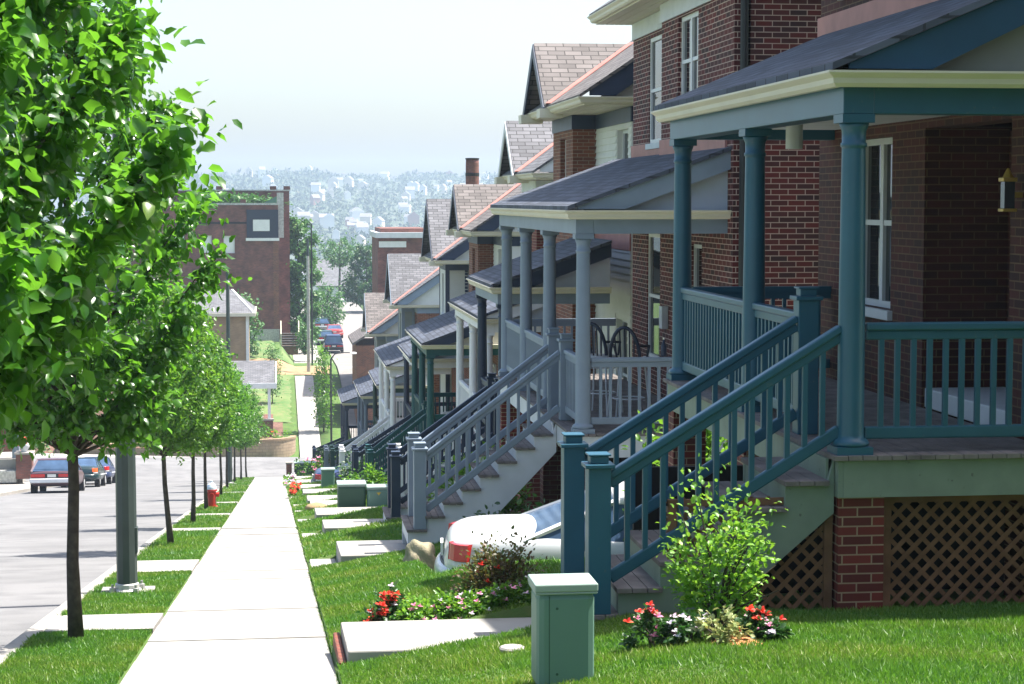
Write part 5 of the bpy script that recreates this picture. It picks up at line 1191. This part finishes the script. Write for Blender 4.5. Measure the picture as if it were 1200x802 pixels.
# brick smokestack behind the row
q = PX(553.5, 187, 100.); t = thing('smokestack', 'round brick smokestack rising behind the shingled roofs', 'chimney', (q.x, 100, -13))
MB().lathe((q.x, 100, 0), [(.4, -13.5), (.34, q.z - .2), (.33, q.z)], 20).build('shaft', 'brickold', t, 0, True); MB().lathe((q.x, 100, 0), [(.35, q.z - .85), (.355, q.z - .75), (.35, q.z - .68)], 20).build('band', 'dark', t); MB().lathe((q.x, 100, 0), [(.31, q.z - .01), (.36, q.z + .0), (.36, q.z + .06), (.3, q.z + .07)], 20).build('rim', 'dark', t)

# ---------------------------------------------------------------- the hillside across the valley
rng = np.random.default_rng(77)
protos = []
for nm, lab_, wm, rm in (('white', 'small white house with gabled roof among trees on the far hazy hillside', 'farwhite', 'farroof'), ('cream', 'small cream house with gabled roof among trees on the far hazy hillside', 'farcream', 'farroof'), ('brick', 'small red brick house among trees on the far hazy hillside', 'farbrick', 'farroof')):
    for ax in (0, 1):
        mb = MB(); mb.box(-3.5, 3.5, -3.5, 3.5, -2, 6)
        nw = len(mb.f)
        if ax: mb.prism([(-3.9, -3.8, 6), (3.9, -3.8, 6), (0, -3.8, 9.6)], (0, 7.6, 0))
        else: mb.prism([(-3.8, -3.9, 6), (-3.8, 3.9, 6), (-3.8, 0, 9.2)], (7.6, 0, 0))
        o = mb.build('hillside_house', [wm, rm], None)
        for p_ in o.data.polygons[nw:]:
            p_.material_index = 1 if (abs(p_.normal.z) > .2) else 0
        tag(o, lab_, 'house', 'houses on the far hillside'); protos.append(o)
used = set(); m_ = 0; spots_ = []
while m_ < 285:
    Y = 960 + 1040 * rng.uniform() ** 1.15; X = rng.uniform(-.17, .3) * Y
    k = rng.choice(6, p=[.28, .27, .15, .14, .08, .08]); o = protos[k]
    if k in used: o = o.copy(); COL.objects.link(o)
    used.add(k); s_ = rng.uniform(.5, .92); spots_.append((X, Y)); o.location = (X, Y, wide(X, Y) + rng.uniform(2.6, 5.0)); o.scale = (s_ * rng.uniform(.8, 1.5), s_, s_); o.rotation_euler[2] = rng.uniform(-.5, .5); m_ += 1
n = 9000; k_ = 46; yy = rng.uniform(700, 2060, n); xx = rng.uniform(-.2, .52, n) * yy
keep = np.ones(n, bool)
for hx_, hy_ in spots_: keep &= ~((np.abs(xx - hx_) < 6.5) & (yy - hy_ < 4) & (yy - hy_ > -22))
xx = xx[keep]; yy = yy[keep]; n = len(xx)
H = np.array([wide(a, b_) for a, b_ in zip(xx, yy)]); rad = rng.uniform(1.5, 4.6, n)
C = np.repeat(np.stack([xx, yy, H + rad * .8], 1), k_, 0); rr_ = np.repeat(rad, k_)
dv_ = unit(rng.normal(0, 1, (n * k_, 3))) * rng.uniform(.25, 1.08, (n * k_, 1)) ** .5; dv_[:, 2] *= 1.05
V, F = leaf_arrays(C + dv_ * rr_[:, None], dv_ + rng.normal(0, .6, (n * k_, 3)), rng.normal(0, .5, (n * k_, 3)) + np.array([0, -.4, 1.]), rr_ * rng.uniform(.55, 1.0, n * k_), False)
tag(raw_mesh('hillside_woodland', V, F, 'hilltree'), kind='stuff')
for nm, x, y, w_, h_, mt in (('long pinkish apartment block on the far hillside', 418, 271, 21, 9, 'farbrick'), ('wide white block low on the far hillside', 383, 264, 16, 12, 'farwhite'), ('cream church hall on the far hillside', 287, 253, 18, 8, 'farcream')):
    Yh = 900.
    while Yh < 1900 and PX(x, y + h_ * .3, Yh).z > wide(PX(x, y, Yh).x, Yh): Yh += 5
    q = PX(x, y + h_ * .3, Yh); mm = Yh / 2300.; t = thing('hillside_block', nm, 'building', q); MB().box(q.x - w_ * mm / 2, q.x + w_ * mm / 2, Yh - 4, Yh + 6, q.z - 3, q.z + h_ * mm).build('wall', mt, t); MB().prism([(q.x - w_ * mm / 2 - .4, Yh - 4.4, q.z + h_ * mm), (q.x + w_ * mm / 2 + .4, Yh - 4.4, q.z + h_ * mm), (q.x + w_ * mm / 2 + .4, Yh + 1, q.z + h_ * mm + 2.6), (q.x - w_ * mm / 2 - .4, Yh + 1, q.z + h_ * mm + 2.6)], (0, 0, .3)).build('roof', 'farroof', t)

# ---------------------------------------------------------------- light, sky, air, camera
w = bpy.data.worlds.new('World'); SC.world = w; w.use_nodes = True
nt = w.node_tree; bg = nt.nodes['Background']
sky = nt.nodes.new('ShaderNodeTexSky'); sky.sky_type = 'NISHITA'; sky.sun_disc = False
EL = R(65); AZ = R(80)          # measured from +Y towards +X
sky.sun_elevation = EL; sky.sun_rotation = AZ
sky.air_density = 1.0; sky.dust_density = 3.0; sky.ozone_density = 1.0
nt.links.new(sky.outputs[0], bg.inputs[0]); bg.inputs[1].default_value = .117
sl = bpy.data.lights.new('sun', 'SUN'); sl.energy = 5.0; sl.angle = R(.53); sl.color = (1, .955, .88)
so = bpy.data.objects.new('sun', sl); COL.objects.link(so)
dv = Vector((math.sin(AZ) * math.cos(EL), math.cos(AZ) * math.cos(EL), math.sin(EL)))
so.rotation_euler = (-dv).to_track_quat('-Z', 'Y').to_euler(); so.location = (30, 20, 60)
cam = bpy.data.cameras.new('camera'); co = bpy.data.objects.new('camera', cam); COL.objects.link(co)
cam.sensor_width = 36; cam.lens = 36 * 2300 / 1200; cam.clip_end = 6000; cam.clip_start = .1
co.location = (0, 0, 0); th = math.atan(166 / 2300); ps = math.atan(280 / 2300 * math.cos(th))
co.rotation_euler = (math.pi / 2 - th, 0, -ps)
SC.camera = co
hz = MB().box(-1000, 1700, -70, 2300, -90, 46).build('haze', 'white'); hz.data.materials.clear()
m = bpy.data.materials.new('haze_air'); m.use_nodes = True; nt = m.node_tree; nt.nodes.remove(nt.nodes['Principled BSDF'])
pv = nt.nodes.new('ShaderNodeVolumePrincipled'); pv.inputs['Color'].default_value = (.64, .79, 1, 1); pv.inputs['Density'].default_value = .0003
pv.inputs['Anisotropy'].default_value = .2
nt.links.new(pv.outputs[0], nt.nodes['Material Output'].inputs['Volume']); hz.data.materials.append(m); tag(hz, kind='stuff')
SC.view_settings.view_transform = 'Standard'; SC.view_settings.look = 'None'; SC.view_settings.gamma = 1
SC.view_settings.use_curve_mapping = False; SC.view_settings.exposure = 1.4
SC.render.engine = 'CYCLES'; SC.cycles.use_denoising = True
SC.cycles.max_bounces = 8; SC.cycles.volume_bounces = 2; SC.cycles.volume_max_steps = 64
SC.cycles.caustics_reflective = False; SC.cycles.caustics_refractive = False
